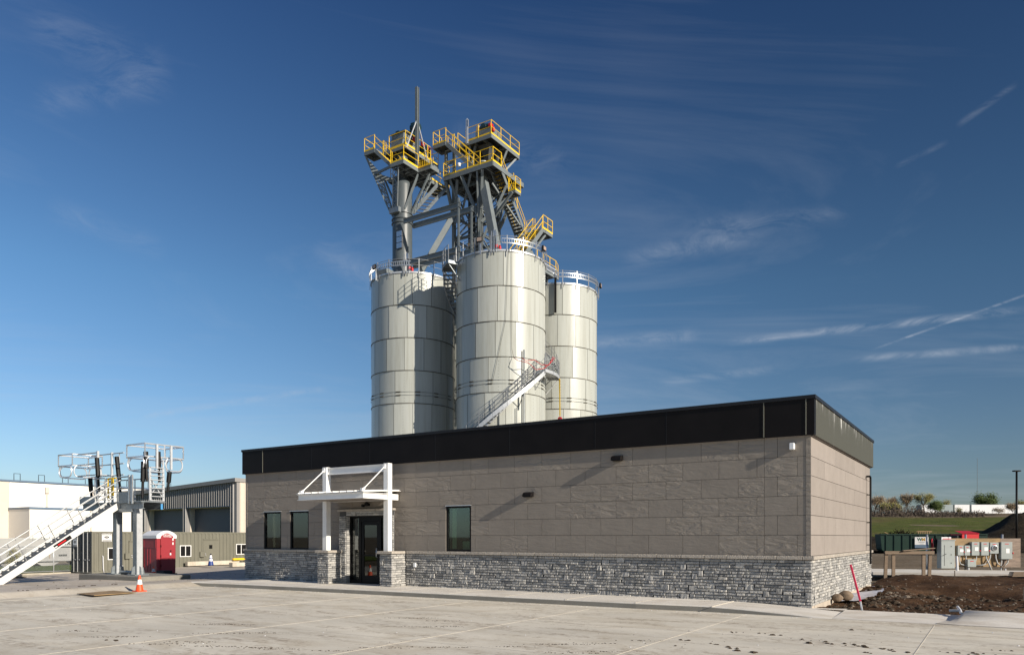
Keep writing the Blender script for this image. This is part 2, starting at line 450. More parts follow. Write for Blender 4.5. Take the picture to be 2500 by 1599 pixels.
# ------------------------------------------------------------------ camera, sky, sun
cam = bpy.data.cameras.new('camera'); co = bpy.data.objects.new('camera', cam); COL.objects.link(co)
co.location = (0, 0, 1.7); co.rotation_euler = (R(90), 0, 0)
cam.sensor_fit = 'HORIZONTAL'; cam.sensor_width = 36; cam.lens = 36 * 1832.7 / 2500
cam.shift_y = (1310.2 - 1599 / 2) / 2500
cam.clip_start = .1; cam.clip_end = 20000
SC.camera = co

SUN = (MG.to_3x3() @ Vector((.918, -.101, .384))).normalized()
az = math.atan2(SUN.x, SUN.y); el = math.asin(SUN.z)
sl = bpy.data.lights.new('sun', 'SUN'); sl.energy = 5.0; sl.angle = R(.5); sl.color = (1, .90, .76)
so = bpy.data.objects.new('sun', sl); COL.objects.link(so)
so.rotation_euler = SUN.to_track_quat('Z', 'Y').to_euler(); so.location = (30, -30, 40)

w = bpy.data.worlds.new('World'); SC.world = w; w.use_nodes = True
nt = w.node_tree; bg = nt.nodes['Background']; bg.inputs[1].default_value = .1
sky = N(nt, 'ShaderNodeTexSky'); sky.sky_type = 'NISHITA'; sky.sun_disc = False
sky.sun_elevation = el; sky.sun_rotation = az; sky.air_density = 1.0; sky.dust_density = .6; sky.ozone_density = 1.4; sky.altitude = 200
hs = N(nt, 'ShaderNodeHueSaturation'); hs.inputs['Saturation'].default_value = 1.0; hs.inputs['Value'].default_value = 1.0
nt.links.new(sky.outputs[0], hs.inputs['Color'])
tc = N(nt, 'ShaderNodeTexCoord'); sp = N(nt, 'ShaderNodeSeparateXYZ'); nt.links.new(tc.outputs['Generated'], sp.inputs[0])
# cirrus on a high flat layer: direction / (height + small)
dz = N(nt, 'ShaderNodeMath', operation='MAXIMUM'); nt.links.new(sp.outputs[2], dz.inputs[0]); dz.inputs[1].default_value = 0
dz2 = N(nt, 'ShaderNodeMath', operation='ADD'); nt.links.new(dz.outputs[0], dz2.inputs[0]); dz2.inputs[1].default_value = .06
dx = N(nt, 'ShaderNodeMath', operation='DIVIDE'); nt.links.new(sp.outputs[0], dx.inputs[0]); nt.links.new(dz2.outputs[0], dx.inputs[1])
dy = N(nt, 'ShaderNodeMath', operation='DIVIDE'); nt.links.new(sp.outputs[1], dy.inputs[0]); nt.links.new(dz2.outputs[0], dy.inputs[1])
cb = N(nt, 'ShaderNodeCombineXYZ'); nt.links.new(dx.outputs[0], cb.inputs[0]); nt.links.new(dy.outputs[0], cb.inputs[1])
c1 = noise(nt, .55, 9, .64, 1.6, vec=cb.outputs[0], rot=(0, 0, R(-30)), stretch=(.7, 1.3, 1))
c2 = noise(nt, .30, 4, .55, .5, vec=cb.outputs[0])
cm = N(nt, 'ShaderNodeMath', operation='MULTIPLY'); nt.links.new(c1, cm.inputs[0]); nt.links.new(c2, cm.inputs[1])
cr = ramp(nt, [(.22, (0, 0, 0)), (.30, (.09,) * 3), (.42, (.26,) * 3)]); nt.links.new(cm.outputs[0], cr.inputs[0])
el_t = ramp(nt, [(0, (.84, .98, 1.27)), (.10, (.82, 1.0, 1.24)), (.3, (.65, .97, 1.22)), (.6, (.34, .59, .94)), (1, (.32, .54, .9))]); nt.links.new(dz.outputs[0], el_t.inputs[0])
mx_ = N(nt, 'ShaderNodeMapRange'); mx_.inputs[1].default_value = -.55; mx_.inputs[2].default_value = .55; mx_.inputs[3].default_value = .74; mx_.inputs[4].default_value = .44; nt.links.new(sp.outputs[0], mx_.inputs[0])
skt = mixc(nt, 1, hs.outputs[0], el_t.outputs[0], 'MULTIPLY'); skt = mixc(nt, 1, skt, mx_.outputs[0], 'MULTIPLY')
def skydir(x, y): return Vector(((x - 1250) / 1832.7, 1, (1310.2 - y) / 1832.7)).normalized()
wn = noise(nt, 13, 7, .7, 1.6, vec=tc.outputs['Generated'], stretch=(1, 1, 2.6)); wr = ramp(nt, [(.38, (0, 0, 0)), (.66, (1, 1, 1))]); nt.links.new(wn, wr.inputs[0]); wisp = wr.outputs[0]
tot = cr.outputs[0]
for p, q, wd_, st in (((300, 1024), (830, 943), 11, .20), ((2120, 857), (2560, 700), 4, .26), ((1750, 838), (2560, 750), 13, .26), ((2060, 878), (2560, 843), 12, .20), ((2330, 312), (2490, 200), 9, .09), ((2180, 410), (2320, 344), 8, .07), ((40, 50), (430, 190), 70, .07), ((60, 260), (440, 190), 45, .07), ((1080, 330), (1420, 420), 60, .07), ((1650, 560), (2100, 520), 30, .10), ((100, 500), (420, 620), 40, .06), ((760, 590), (960, 720), 50, .09), ((1600, 935), (1920, 898), 15, .16), ((1420, 840), (1720, 815), 24, .16), ((1500, 640), (1900, 560), 34, .12)):
    a, c = skydir(*p), skydir(*q); nn = a.cross(c).normalized(); mid = (a + c).normalized(); ch = math.acos(max(-1, min(1, a.dot(mid))))
    d1 = N(nt, 'ShaderNodeVectorMath', operation='DOT_PRODUCT'); nt.links.new(tc.outputs['Generated'], d1.inputs[0]); d1.inputs[1].default_value = nn
    ab = N(nt, 'ShaderNodeMath', operation='ABSOLUTE'); nt.links.new(d1.outputs['Value'], ab.inputs[0])
    r1 = N(nt, 'ShaderNodeMapRange'); r1.interpolation_type = 'SMOOTHSTEP'; nt.links.new(ab.outputs[0], r1.inputs[0])
    r1.inputs[1].default_value = 0; r1.inputs[2].default_value = wd_ / 1832.7; r1.inputs[3].default_value = st * 1.5; r1.inputs[4].default_value = 0
    d2 = N(nt, 'ShaderNodeVectorMath', operation='DOT_PRODUCT'); nt.links.new(tc.outputs['Generated'], d2.inputs[0]); d2.inputs[1].default_value = mid
    r2 = N(nt, 'ShaderNodeMapRange'); r2.interpolation_type = 'SMOOTHSTEP'; nt.links.new(d2.outputs['Value'], r2.inputs[0])
    r2.inputs[1].default_value = math.cos(ch); r2.inputs[2].default_value = math.cos(ch * .55); r2.inputs[3].default_value = 0; r2.inputs[4].default_value = 1
    m1 = N(nt, 'ShaderNodeMath', operation='MULTIPLY'); nt.links.new(r1.outputs[0], m1.inputs[0]); nt.links.new(r2.outputs[0], m1.inputs[1])
    m2 = N(nt, 'ShaderNodeMath', operation='MULTIPLY'); nt.links.new(m1.outputs[0], m2.inputs[0]); nt.links.new(wisp, m2.inputs[1])
    m3 = N(nt, 'ShaderNodeMath', operation='ADD'); nt.links.new(tot, m3.inputs[0]); nt.links.new(m2.outputs[0], m3.inputs[1]); tot = m3.outputs[0]
skyc = mixc(nt, tot, skt, (4.2, 4.6, 5.3))
nt.links.new(skyc, bg.inputs[0])
SC.view_settings.view_transform = 'Standard'; SC.view_settings.look = 'None'; SC.view_settings.exposure = 0.30; SC.view_settings.gamma = 1
SC.cycles.max_bounces = 6; SC.cycles.transparent_max_bounces = 12


# ------------------------------------------------------------------ pavement and ground
from mathutils import noise as mn
def sst(x): x = max(0., min(1., x)); return x * x * (3 - 2 * x)
def gz(u, v): return -.02 - .20 * sst((-22.8 - u) / 4.4) - .38 * sst((-28.5 - u) / 13) * (1 - .65 * sst((v - 5) / 7)) - .28 * sst((-30 - u) / 14) * sst((4.5 - v) / 5)
def fbm(x, y, s, o=4): return mn.fractal(Vector((x * s, y * s, 3.3)), 1.0, 2.0, o)

def grid(us, vs, zf, F=MG):
    b = MB(F); n = len(vs)
    b.v = [Vector((x, y, zf(x, y))) for x in us for y in vs]
    b.f = [(i * n + j, (i + 1) * n + j, (i + 1) * n + j + 1, i * n + j + 1) for i in range(len(us) - 1) for j in range(n - 1)]
    return b
def lin(a, b, n): return [a + (b - a) * i / (n - 1) for i in range(n)]

b = MB(); b.poly([(-21.1, -60, -.15), (70, -60, -.15), (70, -1.4, -.15), (-21.1, -1.4, -.15)])
tag(b.build('concrete_lot', 'lot'), kind='structure')
b = grid(lin(-45.6, -21.7, 60), lin(-60, 45, 120), gz)
tag(b.build('driveway', 'drive', smooth=True), kind='structure')
# mountable kerb between lot and drive
b = MB()
for a0, a1 in ((-60, -2.6),):
    vs = lin(a0, a1, 60)
    prof = [(-21.02, -.16), (-21.1, -.142), (-21.45, -.06), (-21.62, -.012), (-21.8, .004), (-22.02, -.03)]
    n = len(prof)
    b.v = [Vector((x + .06 * math.sin(v * .4), v, z)) for v in vs for x, z in prof]
    b.f = [(i * n + j, i * n + j + 1, (i + 1) * n + j + 1, (i + 1) * n + j) for i in range(len(vs) - 1) for j in range(n - 1)]
    b.f = [tuple(reversed(f)) for f in b.f]
tag(b.build('kerb', 'kerb', smooth=True), kind='structure')
# sidewalk along the facade, ramping down at its right end
edge = [(-21.85, -2.72, 0), (-20.3, -2.55, 0), (-18.9, -2.43, 0), (-15, -2.27, 0), (-11.4, -2.16, 0), (-7.5, -2.06, 0), (-3.9, -1.96, 0), (-2.2, -1.80, 0), (-1.2, -1.79, -.03), (-.1, -1.8, -.085), (.8, -1.82, -.145)]
b = MB(); n = len(edge)
rows = []
for (u, v, z) in edge:
    rows.append([(u, .06, z), (u, v + .05, z), (u, v + .012, z - .008), (u, v, z - .03)])
b.v = [Vector(p) for r in rows for p in r]
b.f = [(i * 4 + j, i * 4 + j + 1, (i + 1) * 4 + j + 1, (i + 1) * 4 + j) for i in range(n - 1) for j in range(3)]
tag(b.build('sidewalk', 'walk'), kind='structure')
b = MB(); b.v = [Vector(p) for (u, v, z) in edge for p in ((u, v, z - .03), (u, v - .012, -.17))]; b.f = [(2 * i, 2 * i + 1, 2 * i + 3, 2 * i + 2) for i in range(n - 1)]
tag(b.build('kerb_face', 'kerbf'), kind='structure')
b = MB()
for u in lin(-19.9, -3.92, 9) + [-1.93]:
    b.box((u - .012, -1.88 - .02 * (-u), -.01), (u + .012, -.08, .004))
for u in (-17.9, -13.9, -9.9, -5.95): b.box((u - .01, -1.9 - .02 * -u, -.01), (u + .01, -.08, .004))
tag(b.build('sidewalk_joints', 'joint'), kind='structure')
# flush apron and the raised kerb that starts with a flared end
b = MB(); b.poly([(.8, -1.76, -.146), (70, -1.76, -.146), (70, .25, -.10), (.8, .12, -.10)])
b.poly([(-.6, -.1, -.094), (.8, -.1, -.1), (.8, .4, -.1), (-.6, .3, -.12)])
tag(b.build('apron', 'walk'), kind='structure')
b = MB()
prof = [(-1.72, -.14), (-1.6, -.125), (-1.25, -.02), (-1.1, .012), (-.2, .03), (.1, .02), (.12, -.14)]
us = [2.86, 3.02, 3.2, 3.34, 4.2, 8, 20, 70]; hs_ = [0, .12, .62, 1, 1, 1, 1, 1]
n = len(prof)
b.v = [Vector((u - .28 * (v + 1.72) * (1 - h) * -0.6, v, -.131 + (z + .131) * h if h < 1 else z)) for u, h in zip(us, hs_) for v, z in prof]
b.f = [(i * n + j, (i + 1) * n + j, (i + 1) * n + j + 1, i * n + j + 1) for i in range(len(us) - 1) for j in range(n - 1)]
tag(b.build('kerb', 'walk', smooth=40), kind='structure')
b = MB()
for u in (-20.2, -16.4, -12.5, -8.7, -4.85, -1.09, 2.84, 6.7, 10.6):
    b.box((u - .007, -55, -.155), (u + .007, -2.75 if u < -4 else -2.0, -.146))
for v in (-5.8, -9.7, -13.6): b.box((-20.9, v - .006, -.155), (60, v + .006, -.1462))
tag(b.build('slab_joints', 'joint'), kind='structure')

# loose soil tracked over the slab
rc = random.Random(4)
clods = [(0.8, -5.68), (1.34, -5.89), (1.63, -6.08), (1.78, -6.05), (2.01, -6.19), (2.15, -6.84), (2.4, -6.35), (1.22, -6.2), (1.96, -4.25), (3.39, -6.1), (2.67, -6.5), (3.73, -6.0), (4.07, -5.4), (1.59, -3.83), (0.98, -5.81), (-0.72, -7.06), (-0.22, -7.27), (0.24, -7.47), (0.61, -7.83), (0.24, -5.35), (0.48, -5.47), (-0.32, -5.44), (-0.67, -7.88), (-9.25, -12.59), (-11.22, -12.21)]
streaks = [(-10.07, -10.16), (-9.84, -9.88), (-9.54, -9.81), (-8.58, -10.94), (-7.98, -10.45), (-8.28, -12.46), (-8.15, -12.21), (-8.03, -11.95), (-7.4, -12.15), (-7.0, -11.97), (-6.46, -11.79), (-11.28, -12.25), (-9.89, -12.4), (-9.64, -12.14), (-6.44, -11.78), (-6.0, -11.65), (-5.19, -11.36), (-4.77, -10.7), (-4.14, -10.21), (-3.81, -10.0), (-3.0, -9.4), (-7.05, -6.68), (-6.33, -6.94), (-7.39, -6.91), (-5.86, -7.94), (-5.65, -7.69), (-2.58, -8.79), (-2.28, -8.6), (-1.89, -8.2), (-1.3, -7.44), (-1.81, -9.45), (-1.54, -9.09)]
dclods = [(-22.46, -8.37), (-22.0, -8.33), (-22.23, -7.57), (-22.32, -7.15), (-22.1, -7.06), (-22.75, -6.27), (-22.94, -6.09), (-22.75, -5.74), (-23.09, -4.91)]
def lump(b, u, v, z, r, flat=.5):
    k = 6; base = [(u + r * math.cos(2 * PI * i / k) * rc.uniform(.6, 1.2), v + r * math.sin(2 * PI * i / k) * rc.uniform(.6, 1.2), z) for i in range(k)]
    mid = [(u + (p[0] - u) * .7, v + (p[1] - v) * .7, z + r * flat * rc.uniform(.5, .9)) for p in base]
    b.add(base + mid + [(u, v, z + r * flat)], [(i, (i + 1) % k, k + (i + 1) % k, k + i) for i in range(k)] + [(k + i, k + (i + 1) % k, 2 * k) for i in range(k)])
b = MB()
for u, v in clods:
    big = rc.uniform(.03, .075)
    for q in range(rc.randint(2, 6)):
        lump(b, u + rc.gauss(0, .09), v + rc.gauss(0, .05), -.15, big * rc.uniform(.3, 1))
for u, v in streaks:
    for q in range(26):
        t = rc.gauss(0, .22); lump(b, u + t, v + t * .55 + rc.gauss(0, .03), -.15, rc.uniform(.005, .019))
for q in range(260): lump(b, rc.uniform(-20, 7), rc.uniform(-14, -3), -.15, rc.uniform(.004, .014))
for u, v in dclods:
    for q in range(3): lump(b, u + rc.gauss(0, .1), v + rc.gauss(0, .08), gz(u, v), rc.uniform(.02, .06))
for q in range(60):
    u = rc.uniform(-30, -22.3); v = rc.uniform(-8, 6); lump(b, u, v, gz(u, v), rc.uniform(.01, .04))
tag(b.build('soil_crumbs', 'clod'), kind='stuff')
b = MB()
for q in range(60):
    lump(b, rc.uniform(-19, 6), rc.uniform(-12, -2.4), -.15, rc.uniform(.006, .017), .8)
for q in range(200):
    t = rc.random(); u = -21 + 22 * t; lump(b, u, -2.16 - .022 * (-u - 3.9) - rc.uniform(.02, .12) + .15 * (u > -2.5), -.15, rc.uniform(.005, .014), .8)
tag(b.build('white_pebbles', 'pvc'), kind='stuff')

# turned soil beside the office
def hsoil(u, v):
    z = -.14 + .10 * fbm(u, v, .55, 5) + .035 * fbm(u + 9, v, 2.6, 4)
    def g(a, c, ra, rb, h): return h * math.exp(-((u - a) / ra) ** 2 - ((v - c) / rb) ** 2)
    z += g(1.3, 13.5, 1.6, 1.3, .30) + g(.9, 8.6, .9, 1.6, .16) - g(3.2, 8.6, 1.6, 1.3, .42) + g(4.4, 4.0, 2.2, .8, .10)
    z += g(4.9, 1.35, 1.5, .55, .20) + g(6.5, 2.0, 1.5, .8, .25) - g(.5, 4, .5, 4, .12) + g(1.0, 1.2, .7, .5, .05)
    z += g(5, 13, 3, 2.5, .10) - g(2.4, 16, 3, 1.2, .08)
    e = sst(v / .5); return -.118 * (1 - e) + z * e if v < .5 else z
b = grid(lin(-.02, 16, 150), lin(.22, 22, 200), hsoil)
tag(b.build('soil_field', 'soil', smooth=True), kind='structure')
b = grid(lin(-1.5, 75, 60), lin(21.6, 80, 60), lambda u, v: -.14 + .05 * fbm(u, v, .4))
tag(b.build('yard_ground', 'dirt', smooth=True), kind='structure')
# broken stones in the soil
b = MB()
def stone(b, u, v, z, r):
    vs = []; k = 7
    for zz, rr in ((-.5, .6), (0, 1), (.45, .8), (.7, .3)):
        for i in range(k):
            t = 2 * PI * i / k + zz; q = rr * r * rc.uniform(.75, 1.2); vs.append((u + q * math.cos(t) * 1.2, v + q * math.sin(t), z + zz * r * rc.uniform(.8, 1.2)))
    fs = [(j * k + i, j * k + (i + 1) % k, (j + 1) * k + (i + 1) % k, (j + 1) * k + i) for j in range(3) for i in range(k)] + [tuple(range(3 * k, 4 * k))]
    b.add(vs, fs)
for q in range(900):
    u = rc.uniform(.2, 8); v = .4 + 12.5 * rc.random() ** 1.4
    if rc.random() < .12: u = rc.gauss(2.2, 1.2); v = rc.gauss(4.6, 1.2)
    if u < .15 or v < .3: continue
    stone(b, u, v, hsoil(u, v) + .003, rc.choice((.012, .018, .025, .035)) * rc.uniform(.6, 1.3))
for q in range(26):
    u = rc.gauss(1.2, .9); v = rc.gauss(5.2, 1.3)
    if u > .2 and v > .4: stone(b, u, v, hsoil(u, v), rc.uniform(.05, .10))
tag(b.build('stone_rubble', 'gravel'), kind='stuff')
b = MB()
for q in range(700):
    u = rc.uniform(.3, 7); v = .4 + 9 * rc.random(); stone(b, u, v, hsoil(u, v) + .005, rc.choice((.02, .03, .05, .08)) * rc.uniform(.7, 1.3))
tag(b.build('soil_lumps', 'clod'), kind='stuff')

# wide terrain: one sheet to the horizon, with the bank on the right and the rail cut on the left
def terr(X, Y):
    z = -.45
    g0 = MG.inverted() @ Vector((X, Y, 0))
    if -44.5 <= g0.x < -21 and g0.y < 21: z = -1.2
    r = math.hypot(X, Y)
    t = X / max(Y, 1.) if Y > 1 else (9 if X > 0 else -9)
    m = sst((t - .1) / .12) if Y > 60 else 0
    if m > 0:
        k = [(60, -.35), (86, -.1), (98, 1.2), (112, 2.4), (150, 4.7), (170, 5.9), (185, 6.5), (200, 8.0), (215, 8.4), (600, 8.0), (9000, 8.)]
        for (a, za), (c, zc) in zip(k, k[1:]):
            if a <= Y <= c: z = z * (1 - m) + m * (za + (zc - za) * (Y - a) / (c - a)); break
    g = MG.inverted() @ Vector((X, Y, 0))
    if g.x < -44.5: z = (-.62 - .85 * min(1, (-44.5 - g.x) / 38) - 1.05 * sst((-80 - g.x) / 7)) * (1 if Y < 200 else max(.2, 1 - (Y - 200) / 100))
    if Y < 30 and g.x > -60: z = -.6
    return z
xs = sorted(set([-6000, -3000, -1500, -800, -400] + [round(x, 2) for x in lin(-250, 250, 101)] + [400, 800, 1500, 3000, 6000]))
ys = sorted(set([-3000, -800, -200, -60, 0] + lin(10, 120, 45) + lin(123, 260, 46) + [300, 400, 600, 1000, 2000, 4000, 9000]))
b = grid(xs, ys, terr, MW)
tag(b.build('ground', 'dirt', smooth=True), kind='structure')
# grass on the bank and the rail verge
b = grid(lin(.30, 1.3, 70), lin(100, 176, 50), lambda t, Y: 0, MW)
b.v = [Vector((p.x * p.y, p.y, terr(p.x * p.y, p.y) + .12 + .18 * fbm(p.x * p.y, p.y, .08))) for p in b.v]
b.f = [tuple(reversed(f)) for f in b.f]
tag(b.build('grass_bank', 'grass', smooth=True), kind='structure')
b = grid(lin(-90, -45.8, 40), lin(-60, 60, 60), lambda u, v: terr(*(MG @ Vector((u, v, 0))).xy) + .10 + .06 * fbm(u, v, .5))
tag(b.build('grass_verge', 'verge', smooth=True), kind='structure')
# dark spoil heap below the light pole
b = grid(lin(36, 96, 60), lin(86, 128, 50), lambda X, Y: 0, MW)
def heap(X, Y):
    t = X / Y; a = sst((t - .60) / .09); c = math.exp(-((Y - 108) / 9.5) ** 2)
    return terr(X, Y) - .4 + (3.0 * a * c) * (1 + .3 * fbm(X, Y, .12)) + .9 * a * c * fbm(X, Y, .35)
b.v = [Vector((p.x, p.y, heap(p.x, p.y))) for p in b.v]
tag(b.build('spoil_heap', 'soild', smooth=True), kind='structure')
b = grid(lin(30, 90, 60), lin(84, 101, 20), lambda X, Y: terr(X, Y) + .25 + .35 * fbm(X, Y, .35) + .5 * math.exp(-((Y - 93) / 3) ** 2), MW)
tag(b.build('soil_berm', 'soild', smooth=True), kind='structure')

# ------------------------------------------------------------------ the office
OFF = thing('office_building', 'single-storey office with textured grey panels, dark fascia and stone base', 'office', (0, 0, 0))
W1 = (-20.87, -19.84, 1.215, 2.70); W2 = (-19.32, -18.27, 1.215, 2.70); W3 = (-11.62, -10.58, 1.215, 2.73)
DR = (-16.2, -14.2, 0, 2.46)
OPEN = [W1, W2, W3, DR]
def clip(u0, u1, z0, z1, opens=OPEN):
    """rectangle minus openings -> list of rectangles"""
    out = [(u0, u1, z0, z1)]
    for a, c, d, e in opens:
        nx = []
        for (p, q, r, s) in out:
            if c <= p or a >= q or e <= r or d >= s: nx.append((p, q, r, s)); continue
            if p < a: nx.append((p, a, r, s))
            if q > c: nx.append((c, q, r, s))
            pa, qc = max(p, a), min(q, c)
            if r < d: nx.append((pa, qc, r, d))
            if s > e: nx.append((pa, qc, e, s))
        out = nx
    return [r for r in out if r[1] - r[0] > .015 and r[3] - r[2] > .015]
# shell: front wall with openings, other walls, roof
b = MB()
for u0, u1, z0, z1 in clip(-21.95, -.05, -.5, 4.9): b.box((u0, .03, z0), (u1, .28, z1))
b.box((-.30, .28, -.5), (-.05, 10.5, 4.9)); b.box((-21.95, .28, -.5), (-21.7, 1.12, 4.9)); b.box((-21.95, 2.5, -.5), (-21.7, 10.5, 4.9)); b.box((-21.95, 1.12, -.5), (-21.7, 2.5, 1.2)); b.box((-21.95, 1.12, 2.75), (-21.7, 2.5, 4.9)); b.box((-21.7, 10.25, -.5), (-.3, 10.5, 4.9))
b.build('wall', 'mortar', OFF)
MB().box((-21.9, .1, 4.72), (-.1, 10.4, 4.86)).build('roof', 'steel_dk', OFF)
b = MB(); b.box((-21.7, .3, .02), (-.3, 10.2, .06)); b.build('floor', 'dark_room', OFF)
b = MB(); b.box((-21.6, 4.2, .05), (-.35, 4.3, 4.6)); b.box((-17.4, .3, .05), (-17.3, 4.2, 4.6)); b.box((-13.3, .3, .05), (-13.2, 4.2, 4.6)); b.box((-21.6, .3, 3.2), (-.35, 4.2, 3.25)); b.build('interior_wall', 'dark_room', OFF)
b = MB(); b.box((-19.2, 1.25, .06), (-18.0, 1.3, 1.62)); b.build('interior_screen', 'cream', OFF)
# panels
RH = [1.215, 1.748, 2.25, 2.746, 3.252, 3.745, 4.262]
def panel(b, u0, u1, z0, z1, v0=-.004, v1=.03):
    e = .0045
    for (p, q, r, s) in clip(u0 + e, u1 - e, z0 + e, z1 - e, [W1, W2, W3, (-16.54, -13.9, 0, 2.70)]): b.box((p, v0, r), (q, v1, s))
b = MB()
for k in range(6):
    off = -.82 if k % 2 == 1 else -.33
    js = [-21.98, -21.86] + [off - 1.008 * i for i in range(22) if -21.7 < off - 1.008 * i] + [-.115]
    for x in (-1.15, -10.58, -20.87): js.append(x)
    js = sorted(js)
    js = [j for i, j in enumerate(js) if i == 0 or j - js[i - 1] > .06 or j in (-1.15, -10.58, -20.87, -.115)]
    for a, c in zip(js, js[1:]): panel(b, a, c, RH[k], RH[k + 1])
b.build('facade_panels', 'panel', OFF)
b = MB()
for k in range(6):
    vs = [0.0, 1.8, 5.13, 9.0, 9.4, 10.55] if k % 2 == 0 else [0.0, 3.5, 6.9, 9.4, 10.55]
    for a, c in zip(vs, vs[1:]): b.box((-.05, a + .006, RH[k] + .006), (.0, c - .006, RH[k + 1] - .006))
b.build('side_panels', 'panel_s', OFF)
b = MB(); b.box((-.115, -.012, 1.22), (-.002, -.001, 4.262)); b.box((-21.998, -.012, 1.22), (-21.9, -.001, 4.262)); b.build('corner_trim', 'panel', OFF)
b = MB()
for p, q, z0, z1 in ((.03, 1.12, 1.22, 4.262), (2.5, 10.5, 1.22, 4.262), (1.12, 2.5, 2.75, 4.262)): b.box((-21.99, p, z0), (-21.951, q, z1))
b.build('side_panels', 'panel_s', OFF)
# fascia and coping
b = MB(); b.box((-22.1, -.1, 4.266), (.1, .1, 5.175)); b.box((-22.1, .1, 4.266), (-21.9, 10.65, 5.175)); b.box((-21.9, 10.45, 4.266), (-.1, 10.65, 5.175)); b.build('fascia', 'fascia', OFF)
MB().box((-.1, .1, 4.266), (.1, 10.65, 5.175)).build('fascia', 'fascia_s', OFF, label='dust-streaked bronze fascia, its sunlit tone put into the colour')
b = MB(); b.box((-22.13, -.13, 5.175), (.13, .16, 5.265)); b.box((-.16, .16, 5.175), (.13, 10.68, 5.265)); b.box((-22.13, .16, 5.175), (-21.84, 10.68, 5.265)); b.box((-21.84, 10.4, 5.175), (-.16, 10.68, 5.265)); b.build('coping', 'coping', OFF)
b = MB()
for u in (-.10, -1.14, -20.83): b.box((u - .012, -.112, 4.28), (u + .012, -.1, 5.17))
b.build('fascia_batten', 'olive', OFF)
b = MB(); b.box((-22.0, -.05, 4.245), (.05, -.005, 4.264)); b.box((.005, -.05, 4.245), (.05, 10.6, 4.264)); b.build('drip_flashing', 'panel_s', OFF)
for u in (-18.0, -15, -12, -9, -6, -3.8): MB().box((u - .006, -.104, 4.29), (u + .006, -.1, 5.16)).build('fascia_joint', 'coping', OFF)

# ledge stone: irregular coursed blocks, one island per stone
def ashlar(b, L, H, place, seed, cell=.080, holes=(), rough=1.0, z0=0.):
    r = random.Random(seed)
    nx = max(1, int(round(L / cell))); ny = max(1, int(round(H / cell))); cw = L / nx; ch = H / ny
    occ = [[False] * nx for _ in range(ny)]
    for j in range(ny):
        i = 0
        while i < nx:
            if occ[j][i]: i += 1; continue
            w = r.choice((2, 2, 3, 3, 3, 4, 4, 5)); h = r.choice((1, 1, 1, 1, 1, 1, 1, 2)) if w < 4 else 1
            if h == 3: w = min(w, 6)
            h = min(h, ny - j); k = 0
            while k < w and i + k < nx and all(not occ[j + d][i + k] for d in range(1)): k += 1
            if 0 < nx - (i + k) < 2: k = nx - i if all(not occ[j][x] for x in range(i, nx)) else k
            while h > 1 and any(occ[j + d][i + x] for d in range(h) for x in range(k)): h -= 1
            for d in range(h):
                for x in range(k): occ[j + d][i + x] = True
            jx = lambda q: (0 if q <= 0 or q >= nx else .028 * math.sin(q * 12.9 + j * 7.7)); x0, x1, y0, y1 = i * cw + jx(i) * (h == 1), (i + k) * cw + jx(i + k) * (h == 1), z0 + j * ch, z0 + (j + h) * ch
            i += k
            g = .006
            x0 += g; x1 -= g; y0 += g; y1 -= g
            if any(x1 > a and x0 < c and y1 > d and y0 < e for a, c, d, e in holes): continue
            dp = r.uniform(.030, .062); bv = min(.016, (y1 - y0) * .3); J = lambda m: r.uniform(-m, m)
            base = [(x0, y0, 0), (x1, y0, 0), (x1, y1, 0), (x0, y1, 0)]
            sh = [(x0 + J(.003), y0 + J(.002), dp * .72), (x1 + J(.003), y0 + J(.002), dp * .72), (x1 + J(.003), y1 + J(.002), dp * .72), (x0 + J(.003), y1 + J(.002), dp * .72)]
            # rock face: a 2 x n field of slightly offset points
            m = max(2, min(6, int((x1 - x0) / .07) + 1)); top = []
            for q in range(m + 1):
                xx = x0 + bv + (x1 - x0 - 2 * bv) * q / m
                top.append((xx, y0 + bv + J(.004), dp + J(.010) * rough)); top.append((xx, y1 - bv + J(.004), dp + J(.010) * rough))
            vs = base + sh + top
            fs = [(0, 1, 5, 4), (1, 2, 6, 5), (2, 3, 7, 6), (3, 0, 4, 7)]
            T = 8
            for q in range(m): fs.append((T + 2 * q, T + 2 * q + 2, T + 2 * q + 3, T + 2 * q + 1))
            bot = [T + 2 * q for q in range(m + 1)]; up_ = [T + 2 * q + 1 for q in range(m + 1)]
            fs.append((4, 5) + tuple(reversed(bot))); fs.append((6, 7) + tuple(up_))
            fs.append((5, 6, up_[-1], bot[-1])); fs.append((7, 4, bot[0], up_[0]))
            b.add([place(*p) for p in vs], fs)
HB = 1.225
b = MB(); ashlar(b, 21.96 - 16.99 + .08, HB, lambda x, y, d: (-22.03 + x, -d - .005, y - .11), 11)
ashlar(b, 13.37, HB, lambda x, y, d: (-13.37 + x + .03, -d - .005, y - .11), 12)
b.build('stone_base', 'stone', OFF)
b = MB(); ashlar(b, 10.6, HB - .06, lambda x, y, d: (.005 + d, x - .03, y - .05), 13)
b.build('stone_base', 'stone', OFF)
b = MB(); b.box((-22, -.005, -.15), (-16.6, .03, 1.115)); b.box((-13.6, -.005, -.15), (.0, .03, 1.115)); b.box((-.05, .03, -.1), (.005, 10.55, 1.115)); b.build('mortar_bed', 'mortar', OFF)
MB().box((-.06, -.02, -.6), (.035, 10.58, -.045)).build('footing', 'found', OFF)
